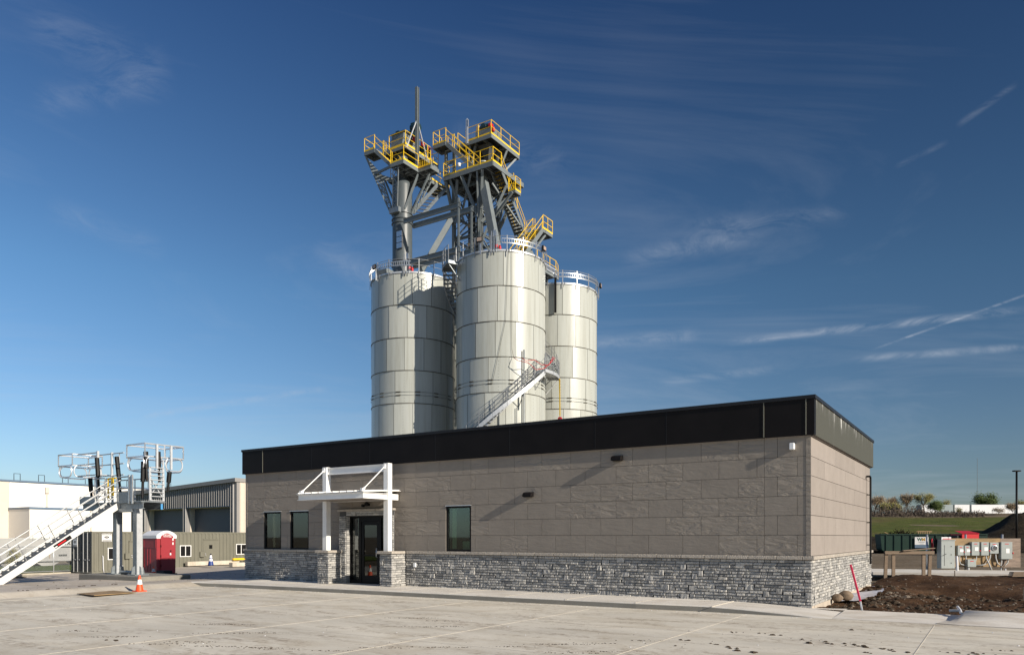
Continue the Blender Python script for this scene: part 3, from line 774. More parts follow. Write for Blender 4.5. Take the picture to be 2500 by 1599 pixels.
# cap course
b = MB(); rr = random.Random(3)
def caps(p0, p1, along):
    t = p0
    while t < p1 - .01:
        e = min(p1, t + rr.uniform(.55, .75)); along(t + .003, e - .003); t = e
def capbox(b, a, c):
    b.bevbox(a, c, .012)
caps(-22.06, -17.05, lambda a, c: capbox(b, (a, -.105, 1.118), (c, .02, 1.213)))
caps(-13.30, .10, lambda a, c: capbox(b, (a, -.105, 1.118), (c, .02, 1.213)))
caps(.0, 10.62, lambda a, c: capbox(b, (-.01, a + .025, 1.118), (.105, c + .02, 1.213)))
b.build('cap_course', 'cap', OFF)
# entrance surround
b = MB()
ashlar(b, .34, 2.5, lambda x, y, d: (-16.545 + x, -.06 - d, y - .03), 21)
ashlar(b, .32, 2.5, lambda x, y, d: (-14.20 + x, -.06 - d, y - .03), 22)
ashlar(b, 2.0, .17, lambda x, y, d: (-16.2 + x, -.06 - d * .7, y + 2.47), 23, cell=.08)
ashlar(b, .17, 2.45, lambda x, y, d: (-16.205 + d * .4, -.06 + x, y), 24)
b.build('door_surround', 'stone', OFF)
b = MB(); b.box((-16.54, -.06, 0), (-16.21, .03, 2.63)); b.box((-14.19, -.06, 0), (-13.9, .03, 2.63)); b.box((-16.21, -.06, 2.47), (-14.19, .03, 2.63)); b.build('mortar_bed', 'mortar', OFF)
b = MB(); caps(-16.6, -13.85, lambda a, c: capbox(b, (a, -.15, 2.635), (c, .02, 2.715))); b.build('cap_course', 'cap', OFF)
# glazed door set back in the surround
FR = MB()
for a, c, z0, z1 in ((-16.2, -16.13, 0, 2.46), (-15.73, -15.62, 0, 2.46), (-14.74, -14.64, 0, 2.46), (-14.27, -14.2, 0, 2.46)): FR.box((a, .10, z0), (c, .22, z1))
for a, c, z0, z1 in ((-16.13, -15.73, 0, .12), (-16.13, -15.73, 2.38, 2.46), (-15.62, -14.74, 2.27, 2.46), (-14.64, -14.27, 0, .12), (-14.64, -14.27, 2.38, 2.46)): FR.box((a, .105, z0), (c, .215, z1))
FR.build('door_frame', 'black', OFF)
D = MB(); D.box((-15.61, .12, .015), (-15.50, .18, 2.26)); D.box((-14.86, .12, .015), (-14.75, .18, 2.26)); D.box((-15.50, .122, .015), (-14.86, .178, .30)); D.box((-15.50, .122, 2.13), (-14.86, .178, 2.26)); D.box((-15.50, .122, 1.0), (-14.86, .17, 1.06))
door = D.build('door', 'black', OFF)
h = MB(); h.tube((-14.82, .05, .95), (-14.82, .05, 1.3), .014, 8); h.tube((-14.82, .05, .97), (-14.82, .12, .97), .01); h.tube((-14.82, .05, 1.28), (-14.82, .12, 1.28), .01); h.build('handle', 'alu', door, True)
MB().box((-15.5, .145, .30), (-14.86, .153, 2.13)).build('pane', 'glassd', door)
g = MB(); g.box((-16.13, .15, .12), (-15.73, .158, 2.38)); g.build('sidelight', 'glassd', OFF)
g = MB(); g.box((-14.64, .15, .12), (-14.27, .158, 2.38)); g.build('sidelight', 'glassd', OFF)
# things dimly seen inside
b = MB(); b.box((-15.4, 2.0, .06), (-14.6, 2.6, .8)); b.bevbox((-15.35, 2.1, .8), (-14.95, 2.5, 1.2), .03); b.build('reception_desk', 'whitepl', OFF)
# windows
for k, (a, c, z0, z1) in enumerate((W1, W2, W3)):
    f = MB(); t = .065
    f.box((a, .015, z0), (a + t, .12, z1)); f.box((c - t, .015, z0), (c, .12, z1)); f.box((a + t, .016, z0), (c - t, .118, z0 + t)); f.box((a + t, .016, z1 - t), (c - t, .118, z1))
    wf = f.build('window', 'black', OFF)
    MB().box((a + t, .06, z0 + t), (c - t, .068, z1 - t)).build('pane', 'glass', wf)
    MB().box((a - .01, -.03, z1), (c + .01, .015, z1 + .018)).build('head_flashing', 'alu', wf)
# blind at one side of the right window
b = MB()
for i in range(4): b.box((-11.50 + .045 * i, .2, 1.3), (-11.47 + .045 * i, .22, 2.65))
b.build('window_blind', 'cream', OFF)
MB().box((-11.3, .5, 1.0), (-11.0, .8, 1.55)).build('cardboard_box', 'cream', OFF)

# entrance canopy: stone piers, white posts, hung deck
CAN = thing('entrance_canopy', 'white steel entrance canopy on two posts with stone piers', 'canopy', (-15.2, -1.0, 0))
for (a, c, sd) in ((-16.99, -16.42, 31), (-13.93, -13.36, 36)):
    p = MB(); p.box((a + .03, -.72, -.02), (c - .03, -.03, 1.115)); pier = p.build('pier_core', 'mortar', CAN)
    s = MB()
    ashlar(s, c - a, 1.115, lambda x, y, d: (a + x, -.70 - d, y), sd, cell=.078)
    ashlar(s, .75, 1.115, lambda x, y, d: (c - .05 + d, -.75 + x, y), sd + 1, cell=.078)
    ashlar(s, .75, 1.115, lambda x, y, d: (a + .05 - d, -.0 - x, y), sd + 2, cell=.078)
    s.build('pier', 'stone', CAN)
    k = MB(); k.bevbox((a - .06, -.82, 1.118), (c + .06, -.11, 1.213), .014); k.build('pier_cap', 'cap', CAN)
for a in (-16.81, -13.82):
    p = MB(); p.box((a, -.66, 1.213), (a + .20, -.45, 4.24)); p.build('post', 'white', CAN)
b = MB(); b.ibeam((-16.61, -.555, 4.09), (-13.82, -.555, 4.09), .12, .25, .02); b.build('top_beam', 'white', CAN)
b = MB()
b.box((-16.80, -1.80, 2.985), (-13.68, -1.77, 3.19)); b.box((-13.71, -1.77, 2.985), (-13.68, -.66, 3.19)); b.box((-16.80, -1.77, 2.985), (-16.77, -.10, 3.19)); b.box((-13.71, -.45, 2.985), (-13.68, -.06, 3.19)); b.box((-16.77, -.13, 2.985), (-13.71, -.10, 3.19))
for z in (2.985, 3.175): b.box((-13.68, -1.8, z), (-13.62, -.66, z + .012)); b.box((-16.8, -1.86, z), (-13.62, -1.8, z + .012))
b.build('canopy_frame', 'white', CAN)
MB().box((-16.77, -1.77, 3.0), (-13.71, -.13, 3.02)).build('soffit', 'panel_s', CAN)
b = MB()
b.add([(-16.86, -1.86, 3.215), (-13.60, -1.86, 3.215), (-13.60, -.02, 3.315), (-16.86, -.02, 3.315), (-16.86, -1.86, 3.20), (-13.60, -1.86, 3.20), (-13.60, -.02, 3.30), (-16.86, -.02, 3.30)], [(0, 1, 2, 3), (7, 6, 5, 4), (0, 4, 5, 1), (1, 5, 6, 2), (2, 6, 7, 3), (3, 7, 4, 0)])
for i in range(10):
    u = -16.75 + i * .34; b.bar((u, -1.87, 3.235), (u, -.02, 3.335), .045, .04)
b.build('canopy_deck', 'white', CAN)
b = MB()
for u in (-16.74, -13.78):
    b.tube((u, -1.72, 3.27), (u, -.64, 4.13), .02, 8); b.box((u - .05, -1.78, 3.21), (u + .05, -1.66, 3.33)); b.box((u - .05, -.70, 4.06), (u + .05, -.62, 4.2))
    a = Vector((u, -1.72, 3.27)); c = Vector((u, -.64, 4.13)); b.tube(a, a.lerp(c, .10), .036, 8); b.tube(c, c.lerp(a, .08), .034, 8)
b.build('tie_rod', 'white', CAN, 40)

# fixtures on the walls
def wallpack(u, z, label):
    t = thing('wall_lamp', label, 'wall lamp', (u, 0, z), group='wall lamps on the office facade')
    b = MB(); n = 8
    prof = [(-.20 * math.cos(PI / 2 * i / n), .10 * math.sin(PI / 2 * i / n)) for i in range(n + 1)]
    b.prism([(u - .15, -.01, z - .05)] + [(u - .15, -.2, z - .05)] + [(u - .15, v, z + zz) for v, zz in prof] , (.30, 0, 0))
    b.build('housing', 'fascia', t)
    MB().box((u - .13, -.18, z - .062), (u + .13, -.03, z - .05)).build('lens', 'black', t)
wallpack(-8.32, 3.0, 'dark half-round wall lamp halfway up the panels right of the single window')
wallpack(-5.3, 3.96, 'dark half-round wall lamp high on the panels just under the fascia')
b = MB(); b.bevbox((-.50, -.13, 3.92), (-.38, -.004, 4.09), .012); tag(b.build('alarm_strobe', 'whitepl'), 'small white alarm box under the fascia near the building corner', 'alarm box')
t = thing('security_camera', 'small black twin-headed light under the canopy above the door', 'security light', (-15.15, -.02, 2.85))
b = MB(); b.lathe([(0, .03), (.07, .02), (.08, -.06), (.05, -.1), (0, -.1)], (-15.12, -.1, 2.88), 12, axis='Y'); b.build('lamp_head', 'black', t, 40)
b = MB(); b.lathe([(0, .02), (.05, .02), (.055, -.07), (0, -.08)], (-15.30, -.1, 2.83), 12, axis='Y'); b.build('lamp_head', 'black', t, 40)
MB().box((-15.33, -.03, 2.82), (-15.08, -.006, 2.9)).build('bracket', 'black', t)
b = MB(); b.bevbox((-12.96, -.12, .66), (-12.86, -.05, .80), .01); tag(b.build('outlet_cover', 'whitepl'), 'white weatherproof outlet cover on the stone base right of the entrance', 'outlet')
b = MB(); b.path([(.02, 9.45, 3.86), (.13, 9.45, 3.86), (.13, 9.62, 3.86), (.13, 9.70, 3.80), (.13, 9.70, .72)], .035, 8)
for z in (3.2, 2.2, 1.4): b.box((.004, 9.66, z), (.14, 9.74, z + .03))
tag(b.build('black_conduit', 'black', smooth=40), 'black pipe running down the far end of the side wall', 'pipe')

# ------------------------------------------------------------------ silos
SR = 3.25; RIM = 21.4; RINGH = 2.44; NP = 14
def cyl(c, ph, r, z): return (c[0] + r * math.cos(ph), c[1] + r * math.sin(ph), z)
def view_phi(c):
    """grid angle of the direction from a silo centre towards the camera foot"""
    g = MG.inverted() @ Vector((0, 0, 0)); return math.atan2(g.y - c[1], g.x - c[0])
def silo(label, c, seed):
    t = thing('silo', label, 'silo', (c[0], c[1], -.3), group='bolted steel silos behind the office')
    r = random.Random(seed)
    core = MB(); core.lathe([(SR - .035, -.3), (SR - .035, RIM - .05)], (c[0], c[1], 0), 56); core.build('liner', 'seam', t, True)
    sh = MB(); rods = MB(); ringb = MB(); dash = MB(); bolts = MB()
    z1 = RIM; k = 0
    while z1 > -.2:
        z0 = max(-.3, z1 - RINGH); off = (k % 2) * PI / NP + r.uniform(-.06, .06) + k * .11
        for i in range(NP):
            a0 = off + 2 * PI * i / NP + .0042; a1 = off + 2 * PI * (i + 1) / NP - .0042; n = 6
            j = r.uniform(-.008, .008)
            vs = []
            for q in range(n + 1):
                a = a0 + (a1 - a0) * q / n; s = (q / n - .5) * 2
                rr = SR - .020 * (1 - s * s) + j * s
                vs += [cyl(c, a, rr, z0 + .012), cyl(c, a, rr, z1 - .012)]
            sh.add(vs, [(2 * q, 2 * q + 2, 2 * q + 3, 2 * q + 1) for q in range(n)])
            # bolt line in the lower rings
            if k >= 3 and i % 2 == 0:
                am = (a0 + a1) / 2
                for m in range(10):
                    zz = z0 + .15 + m * .22
                    p = Vector(cyl(c, am, SR - .012, zz)); bolts.tube(p, p + Vector((math.cos(am), math.sin(am), 0)) * .016, .014, 4)
        if k > 0: ringb.lathe([(SR - .03, z1 - .035), (SR + .022, z1 - .030), (SR + .022, z1 + .010), (SR - .03, z1 + .014)], (c[0], c[1], 0), 56)
        z1 -= RINGH; k += 1
    sh.build('shell', 'silo', t, True); ringb.build('ring_flange', 'seam', t, 40); tag(bolts.build('bolt_rows', 'seam', t), kind='stuff')
    for zz in (12.48, 12.23):
        rods.lathe([(SR + .005, zz - .012), (SR + .022, zz), (SR + .005, zz + .012)], (c[0], c[1], 0), 56)
        for i in range(14):
            a = 2 * PI * (i + .3) / 14
            dash.path([cyl(c, a + .055 * (q - 1), SR + .03, zz) for q in range(3)], .035, 5)
    rods.build('tie_rod', 'galvd', t); dash.build('turnbuckle', 'seam', t)
    rf = MB(); rf.lathe([(SR + .05, RIM - .10), (SR + .05, RIM + .02), (SR - .02, RIM + .04), (1.2, RIM + .62), (0, RIM + .66)], (c[0], c[1], 0), 56); rf.build('roof', 'galvl', t, 30)
    # guard rail carried on posts outside the rim
    pv = view_phi(c); g = MB(); P = 18
    ph = [pv + 2 * PI * (i + .37) / P for i in range(P)]
    for a in ph:
        p = Vector(cyl(c, a, SR + .10, RIM - .42)); g.bar(p, p + Vector((0, 0, 1.40)), .055, .035, (math.cos(a), math.sin(a), 0))
        q = Vector(cyl(c, a + .05, SR + .08, RIM - .25))
        g.tube(q, q + Vector((0, 0, .3)), .015, 4)
    for zz in (RIM + .93, RIM + .50): g.path([cyl(c, 2 * PI * i / 64, SR + .08, zz) for i in range(64)], .017, 5, True)
    g.build('guard_rail', 'galvr', t)
    return t, pv
def cable_tray(c, t, a0, a1, z=RIM + .58, r=SR + .14, w=.30):
    b = MB(); n = max(4, int((a1 - a0) / .05))
    for i in range(n):
        p, q = a0 + (a1 - a0) * i / n, a0 + (a1 - a0) * (i + 1) / n
        for zz in (z - w / 2, z + w / 2): b.bar(cyl(c, p, r, zz), cyl(c, q, r, zz), .02, .06)
        b.bar(cyl(c, p, r, z - w / 2), cyl(c, p, r, z + w / 2), .02, .05, (math.cos(p), math.sin(p), 0))
    b.bar(cyl(c, a0, r, z), cyl(c, a0 + .02, r, z), .02, .02)
    b.build('cable_tray', 'galv', t)

cM, cL, cR, cB = (-26.45, 25.6), (-34.6, 25.4), (-26.3, 33.7), (-34.5, 33.6)
sM, pM = silo('nearest pale silo in the middle with a stair winding up its front', cM, 3)
sL, pL = silo('left pale silo carrying the grey round column, half in shadow', cL, 5)
sR, pR = silo('rightmost pale silo with a black vertical pipe below its rim', cR, 8)
sB, pB = silo('rear silo seen only as a pale strip in the gap between two silos', cB, 9)
cable_tray(cM, sM, pM + .02, pM + 1.25); cable_tray(cL, sL, pL - 1.5, pL - .05); cable_tray(cR, sR, pR - .35, pR + 1.3)

# winding stair on the middle silo
def P(deg, r, z): return Vector(cyl(cM, pM + R(deg), r, z))
def helix(a0, z0, a1, z1, ri=3.42, ro=4.2, railin=False):
    n = max(3, int(round(abs(z1 - z0) / .215)))
    st, tr, rl, br = MB(), MB(), MB(), MB()
    for r_ in (ri, ro):
        pts = [P(a0 + (a1 - a0) * i / n, r_, z0 + (z1 - z0) * i / n) for i in range(n + 1)]
        for p, q in zip(pts, pts[1:]): st.bar(p, q + (q - p) * .02, .03, .26)
    for i in range(n):
        am = a0 + (a1 - a0) * (i + .5) / n; da = (a1 - a0) / n * .58; z = z0 + (z1 - z0) * (i + .5) / n
        q = [P(am - da, ri + .02, z), P(am - da, ro - .02, z), P(am + da, ro - .02, z), P(am + da, ri + .02, z)]
        tr.prism(q, (0, 0, .035))
    for r_ in (ri, ro):
        for hh in (1.0, .68, .36): rl.path([P(a0 + (a1 - a0) * i / 16, r_, z0 + (z1 - z0) * i / 16 + hh) for i in range(17)], .018, 4)
        m = max(2, int(abs(a1 - a0) / 13))
        for i in range(m + 1):
            a = a0 + (a1 - a0) * i / m; z = z0 + (z1 - z0) * i / m; rl.bar(P(a, r_, z - .18), P(a, r_, z + 1.03), .05, .035)
    for i in range(1, 5):
        a = a0 + (a1 - a0) * i / 5; z = z0 + (z1 - z0) * i / 5
        br.tube(P(a, ro, z - .1), P(a, 3.27, z - 1.0), .03, 5); br.tube(P(a, 3.29, z - 1.2), P(a, 3.29, z + .3), .035, 5)
    return st, tr, rl, br
def landing(a0, a1, z, ri=3.4, ro=4.25):
    d, rl = MB(), MB(); n = 6
    for i in range(n):
        p, q = a0 + (a1 - a0) * i / n, a0 + (a1 - a0) * (i + 1) / n
        d.prism([P(p, ri, z - .05), P(p, ro, z - .05), P(q, ro, z - .05), P(q, ri, z - .05)], (0, 0, .045))
        d.bar(P(p, ro, z - .08), P(q, ro, z - .08), .03, .22)
    d.bar(P(a0, ri, z - .1), P(a0, ro, z - .1), .03, .2); d.bar(P(a1, ri, z - .1), P(a1, ro, z - .1), .03, .2)
    for hh in (1.05, .7, .36): rl.path([P(a0 + (a1 - a0) * i / 8, ro, z + hh) for i in range(9)], .02, 4)
    for i in range(4): a = a0 + (a1 - a0) * i / 3; rl.bar(P(a, ro, z - .25), P(a, ro, z + 1.08), .05, .04)
    for a in (a0 + 2, a1 - 2): d.tube(P(a, ro - .05, z - .15), P(a, 3.28, z - 1.25), .035, 5)
    return d, rl
for (a0, z0, a1, z1) in ((-75, 5.95, 46.5, 13.07), (86, 13.3, 128, 15.8), (188, 16.0, 276, 21.05)):
    st, tr, rl, br = helix(a0, z0, a1, z1)
    st.build('stair_stringer', 'galvl', sM); tr.build('stair_treads', 'galvd', sM); rl.build('stair_rail', 'galvr', sM); br.build('stair_bracket', 'galvd', sM)
for a0, a1, z in ((46, 87, 13.28), (127, 189, 15.9), (275, 300, 21.1)):
    d, rl = landing(a0, a1, z); d.build('stair_landing', 'galvl' if z < 15 else 'galvd', sM); rl.build('landing_rail', 'galvr', sM)
# hoses and hoist strap
def onface(deg, z, r=3.30): return P(deg, r, z)
b = MB(); b.path([onface(9.5 - .3 * i + (0 if i < 14 else -1.25 * (i - 13)), 22.0 - .42 * i, 3.31) for i in range(24)], .011, 5)
tag(b.build('hanging_cable', 'black', smooth=True), 'thin black cable hanging down the front of the middle silo', 'cable')
b = MB(); pts = [onface(13.2, 22.1 - .5 * i, 3.31) for i in range(16)] + [P(15, 3.4, 14.0), P(17, 3.9, 13.7), P(26, 4.28, 13.5), P(34, 4.3, 13.1), P(44, 4.3, 13.3), P(55, 4.32, 13.9), P(62, 4.3, 14.3)]
b.path(pts[16:], .022, 5); b.path([P(58, 4.32, 14.3), P(50, 4.34, 13.6), P(40, 4.34, 13.5), P(32, 4.3, 13.75), P(24, 4.2, 13.65), P(20, 4.2, 13.8)], .022, 5)
tag(b.build('red_hose', 'red', smooth=True), 'red hose looped over the rail of the lower silo stair', 'hose')
b = MB(); b.path(pts[:17], .012, 5); tag(b.build('hanging_hose', 'seam', smooth=True), 'thin dark hose hanging straight from the rim of the middle silo to the stair', 'hose')
t = thing('hoist_strap', 'yellow lifting strap with red hook hanging below the silo stair landing', 'strap', P(80, 4.3, 9.9))
b = MB(); b.bar(P(80, 4.3, 13.1), P(80.5, 4.32, 10.4), .09, .02); b.build('strap', 'yellow', t)
b = MB(); b.lathe([(.05, -.06), (.16, -.05), (.16, .05), (.05, .06)], P(80.5, 4.32, 10.2), 10, axis='Y'); b.build('hook_block', 'red', t)
# long straight pipes on the middle silo front and black pipe on the right silo
b = MB(); b.path([onface(28, 14.6, 3.40), onface(28, -.2, 3.40)], .05, 6); b.build('down_pipe', 'galvd', sM, True)
b = MB(); b.path([onface(19, 10.6, 3.36), onface(19, -.2, 3.36)], .03, 6); b.build('down_pipe', 'galvd', sM, True)
a = pR - .04
b = MB(); b.bar(cyl(cR, a, 3.42, RIM + .35), cyl(cR, a, 3.42, RIM - 2.35), .17, .14, (math.cos(a), math.sin(a), 0)); b.box((cR[0] - 1.9, cR[1] - 3.5, RIM - .55), (cR[0] - 3.4, cR[1] - 3.0, RIM - .25)); b.build('duct', 'black', sR)

def floodlight(c, a, z, label, r=SR + .30, tilt=-35):
    t = thing('floodlight', label, 'floodlight', cyl(c, a, r, z), rz=a)
    X = TM[t.name]; b = MB(X); b.bevbox((-.05, -.22, .06), (.10, .22, .40), .03); b.build('housing', 'black', t)
    b = MB(X); b.box((.10, -.17, .10), (.108, .17, .35)); b.build('lens', 'lens', t)
    b = MB(X); b.box((-.14, -.05, -.75), (-.08, .05, .2)); b.box((-.08, -.04, .05), (-.05, .04, .2)); b.build('arm', 'galv', t)
floodlight(cM, pM - .42, RIM + .45, 'square floodlight facing out from the left rim of the middle silo')
floodlight(cM, pM + 1.02, RIM + .40, 'dark floodlight on the right rim of the middle silo')
floodlight(cL, pL - .95, RIM + .40, 'dark floodlight on the left rim of the left silo')
floodlight(cR, pR + 1.35, RIM + .30, 'dark floodlight at the right edge of the rightmost silo')
# instruments on the roofs: vent, red beacon, rod antenna
for c, pv, s, lab in ((cM, pM, sM, 'middle'), (cL, pL, sL, 'left')):
    b = MB()
    for d, h in ((-.05, 1.5), (.0, 1.65), (.05, 1.45)):
        p = Vector(cyl(c, pv - .14 + d, SR + .12, RIM - .25)); b.tube(p, p + Vector((0, 0, h)), .028, 5)
    b.box(tuple(Vector(cyl(c, pv - .16, SR + .1, RIM + .9))), tuple(Vector(cyl(c, pv - .10, SR + .18, RIM + 1.3))))
    tag(b.build('rod_mast', 'galv'), 'three thin metal rods standing at the rim of the %s silo' % lab, 'antenna')
    b = MB(); q = cyl(c, pv - .03, 2.5, RIM + .3); b.lathe([(0, .3), (.07, .28), (.11, .12), (.11, .05), (.06, 0), (.06, -.3)], q, 10)
    b.lathe([(.0, .12), (.09, .1), (.12, -.1), (0, -.12)], (q[0] - .28, q[1], q[2] + .3), 8)
    tag(b.build('red_vent', 'red', smooth=50), 'small red vent cap on the roof of the %s silo' % lab, 'vent')
b = MB(); b.bevbox((cL[0] - 1.6, cL[1] - 2.6, RIM + .1), (cL[0] - .4, cL[1] - 1.8, RIM + .75), .05); tag(b.build('roof_hatch', 'steel'), 'dark grey hatch box on the roof of the left silo', 'hatch')

# bridge between the middle and right silos
br_ = thing('silo_footbridge', 'short footbridge with yellow handrail linking the middle and right silos', 'footbridge', (-25.0, 29.7, 21.9))
b = MB(); b.box((-25.9, 27.9, 22.0), (-24.9, 31.4, 22.05)); b.build('deck', 'steel_dk', br_)
b = MB(); b.ibeam((-24.9, 27.9, 21.9), (-24.9, 31.4, 21.9), .1, .25); b.ibeam((-25.9, 27.9, 21.9), (-25.9, 31.4, 21.9), .1, .25); b.build('girder', 'steel', br_)
b = MB(); rail(b, None, [(-24.9, 28.2, 22.12), (-24.9, 31.0, 22.12), (-24.9, 31.35, 21.9)], 1.05, 1.0); rail(b, None, [(-25.9, 28.2, 22.12), (-25.9, 31.2, 22.12)], 1.05, 1.0); b.build('handrail', 'yellow', br_)
b = MB()
for i in range(15):
    v = 28.2 + i * .2; b.bar((-24.84, v, 22.08), (-24.84, v, 22.42), .03, .06, (1, 0, 0))
for z in (22.08, 22.42): b.bar((-24.84, 28.1, z), (-24.84, 31.1, z), .03, .08)
b.build('cable_tray', 'galvl', br_)

# ------------------------------------------------------------------ helpers for steel platforms and stairs
def deck(t, u0, u1, v0, v1, z, fz=.28, joists=True, fm='steel'):
    MB().box((u0 + .06, v0 + .06, z - .06), (u1 - .06, v1 - .06, z)).build('floor_grating', 'steel_dk', t)
    b = MB()
    for p, q in (((u0, v0), (u1, v0)), ((u0, v1), (u1, v1))): b.box((p[0], p[1] - .03, z - fz), (q[0], q[1] + .03, z + .012))
    for p, q in (((u0, v0), (u0, v1)), ((u1, v0), (u1, v1))): b.box((p[0] - .03, p[1] + .03, z - fz), (q[0] + .03, q[1] - .03, z + .012))
    b.build('edge_channel', fm, t)
    if joists:
        b = MB(); n = max(1, int((u1 - u0) / .9))
        for i in range(1, n + 1):
            u = u0 + (u1 - u0) * i / (n + 1); b.ibeam((u, v0 + .03, z - .17), (u, v1 - .03, z - .17), .09, .2, .02)
        vm = (v0 + v1) / 2; b.ibeam((u0, vm, z - .19), (u1, vm, z - .19), .1, .22, .02)
        b.build('joists', 'steel', t)
def flight(t, top, bot, side, n, rails=True, rm='yellow', sm='steel', tm='steel_dk', w=.26, h=1.0):
    """straight flight: stringers, treads and two handrails; side = width vector"""
    top, bot, side = Vector(top), Vector(bot), Vector(side)
    run = Vector((bot.x - top.x, bot.y - top.y, 0)).normalized()
    b = MB()
    for o in (Vector(), side): b.bar(top + o, bot + o, .05, w)
    b.build('stair_stringer', sm, t)
    b = MB(); s0 = side.normalized() * .03
    for i in range(n):
        p = top.lerp(bot, (i + .5) / n); b.prism([p + s0 - run * .13, p + side - s0 - run * .13, p + side - s0 + run * .13, p + s0 + run * .13], (0, 0, .035))
    b.build('stair_treads', tm, t)
    b = MB()
    for i in range(n):
        p = top.lerp(bot, (i + .5) / n) + run * .135
        for k in range(5): q = p + side * (.14 + .18 * k); b.bar(q, q + side * .10, .02, .05)
    b.build('tread_nosing', rm, t)
    if rails:
        b = MB()
        for o in (Vector(), side):
            for hh in (h, h * .55): b.path([top + o + Vector((0, 0, hh + .1)), bot + o + Vector((0, 0, hh + .1))], .024, 5)
            m = max(2, int((top - bot).length / 1.3))
            for i in range(m + 1): p = top.lerp(bot, i / m) + o; b.tube(p, p + Vector((0, 0, h + .1)), .024, 5)
        b.build('stair_rail', rm, t)
def truss(b, a0, a1, b0, b1, n, w=.11, lw=.055):
    """laced pair of chords a0-a1 and b0-b1"""
    a0, a1, b0, b1 = map(Vector, (a0, a1, b0, b1))
    b.bar(a0, a1, w, w); b.bar(b0, b1, w, w)
    for i in range(n):
        p, q = a0.lerp(a1, i / n), b0.lerp(b1, (i + 1) / n); r_ = b0.lerp(b1, i / n)
        b.bar(p, q, lw, lw); b.bar(p, r_, lw, lw)
        if i % 2 == 0: b.bar(a0.lerp(a1, (i + 1) / n), r_, lw * .8, lw * .8)

# ------------------------------------------------------------------ round column on the left silo with its platforms
T1 = thing('elevator_column', 'round grey column with yellow-railed platforms, motors and a tall mast on top', 'elevator tower', (-35.05, 24.6, RIM))
cx_, cy_ = -35.02, 24.6
b = MB(); b.lathe([(.77, RIM), (.77, 26.0), (.77, 28.95), (.74, 29.1), (.42, 29.55), (.42, 31.5)], (cx_, cy_, 0), 40); b.build('column', 'column', T1, 30)
b = MB()
for z in (26.0, 26.32, 26.75, 22.7, 23.05): b.lathe([(.76, z - .03), (.84, z - .03), (.84, z + .03), (.76, z + .03)], (cx_, cy_, 0), 40)
b.build('column_flange', 'column', T1)
b = MB()
for i in range(3): b.box((cx_ + .25 * math.cos(-1.2), cy_ - .79, 23.9 + i * .45), (cx_ + .62, cy_ - .62, 24.3 + i * .45))
b.build('access_panel', 'silver', T1)
# brackets
b = MB()
truss(b, (-37.55, 23.2, 31.4), (-35.95, 24.3, 27.0), (-36.6, 23.9, 30.1), (-35.75, 24.35, 27.1), 9)
b.bar((-37.55, 23.2, 31.45), (-36.95, 23.7, 30.0), .14, .10); b.bar((-36.98, 23.6, 30.08), (-34.5, 22.95, 29.85), .13, .16)
b.bar((-36.9, 23.7, 30.0), (-35.4, 24.4, 29.4), .12, .3); b.bar((-36.6, 24.2, 30.0), (-35.35, 24.25, 27.4), .10, .12)
b.build('bracket_truss', 'steel', T1)
b = MB()
truss(b, (-34.55, 23.0, 29.6), (-35.25, 23.72, 26.9), (-34.0, 23.0, 29.6), (-34.75, 23.72, 26.9), 5, .07)
b.box((-35.45, 23.55, 26.62), (-34.5, 23.86, 27.0))
b.build('bracket_truss', 'galvd', T1)
b = MB()
truss(b, (-32.6, 25.0, 29.6), (-34.2, 24.75, 26.8), (-33.2, 26.0, 29.6), (-34.25, 25.1, 26.9), 6, .11)
b.bar((-33.5, 24.7, 29.6), (-34.4, 24.2, 27.0), .2, .12); b.bar((-34.9, 25.3, 27.0), (-34.9, 26.8, 29.6), .12, .12)
b.build('bracket_truss', 'steel', T1)
# lower platform, stair and landing, upper platform
deck(T1, -34.7, -33.41, 22.9, 24.57, 29.98); deck(T1, -36.5, -33.47, 24.63, 26.3, 29.98); deck(T1, -33.41, -32.2, 24.63, 25.6, 29.98); deck(T1, -34.9, -33.6, 26.36, 28.7, 29.95, .3)
y, tb = MB(), MB()
rail(y, tb, [(-34.7, 22.9, 29.99), (-33.41, 22.9, 29.99), (-33.41, 24.6, 29.99), (-32.2, 24.6, 29.99)]); rail(y, tb, [(-33.6, 26.36, 29.96), (-33.6, 28.7, 29.96)])
rail(y, tb, [(-36.5, 24.9, 29.99), (-36.5, 26.3, 29.99), (-34.9, 26.3, 29.99)])
for i in range(9): y.tube((-33.3 + i * .17, 24.57, 30.0), (-33.3 + i * .17, 24.57, 30.42), .02, 4)
y.build('guard_rail', 'yellow', T1); tb.build('toe_board', 'yellow', T1)
flight(T1, (-36.54, 23.12, 31.62), (-34.75, 23.12, 29.9), (0, .9, 0), 9)
deck(T1, -37.6, -36.5, 23.1, 24.15, 31.75, joists=False)
y, tb = MB(), MB(); rail(y, tb, [(-36.54, 24.15, 31.76), (-37.6, 24.15, 31.76), (-37.6, 23.1, 31.76), (-36.54, 23.1, 31.76)], sp=.8); y.build('guard_rail', 'yellow', T1); tb.build('toe_board', 'yellow', T1)
deck(T1, -36.45, -34.09, 23.9, 27.9, 31.75)
y, tb = MB(), MB(); rail(y, tb, [(-35.75, 23.9, 31.76), (-34.09, 23.9, 31.76), (-34.09, 27.9, 31.76), (-36.45, 27.9, 31.76), (-36.45, 24.3, 31.76)]); y.build('guard_rail', 'yellow', T1); tb.build('toe_board', 'yellow', T1)
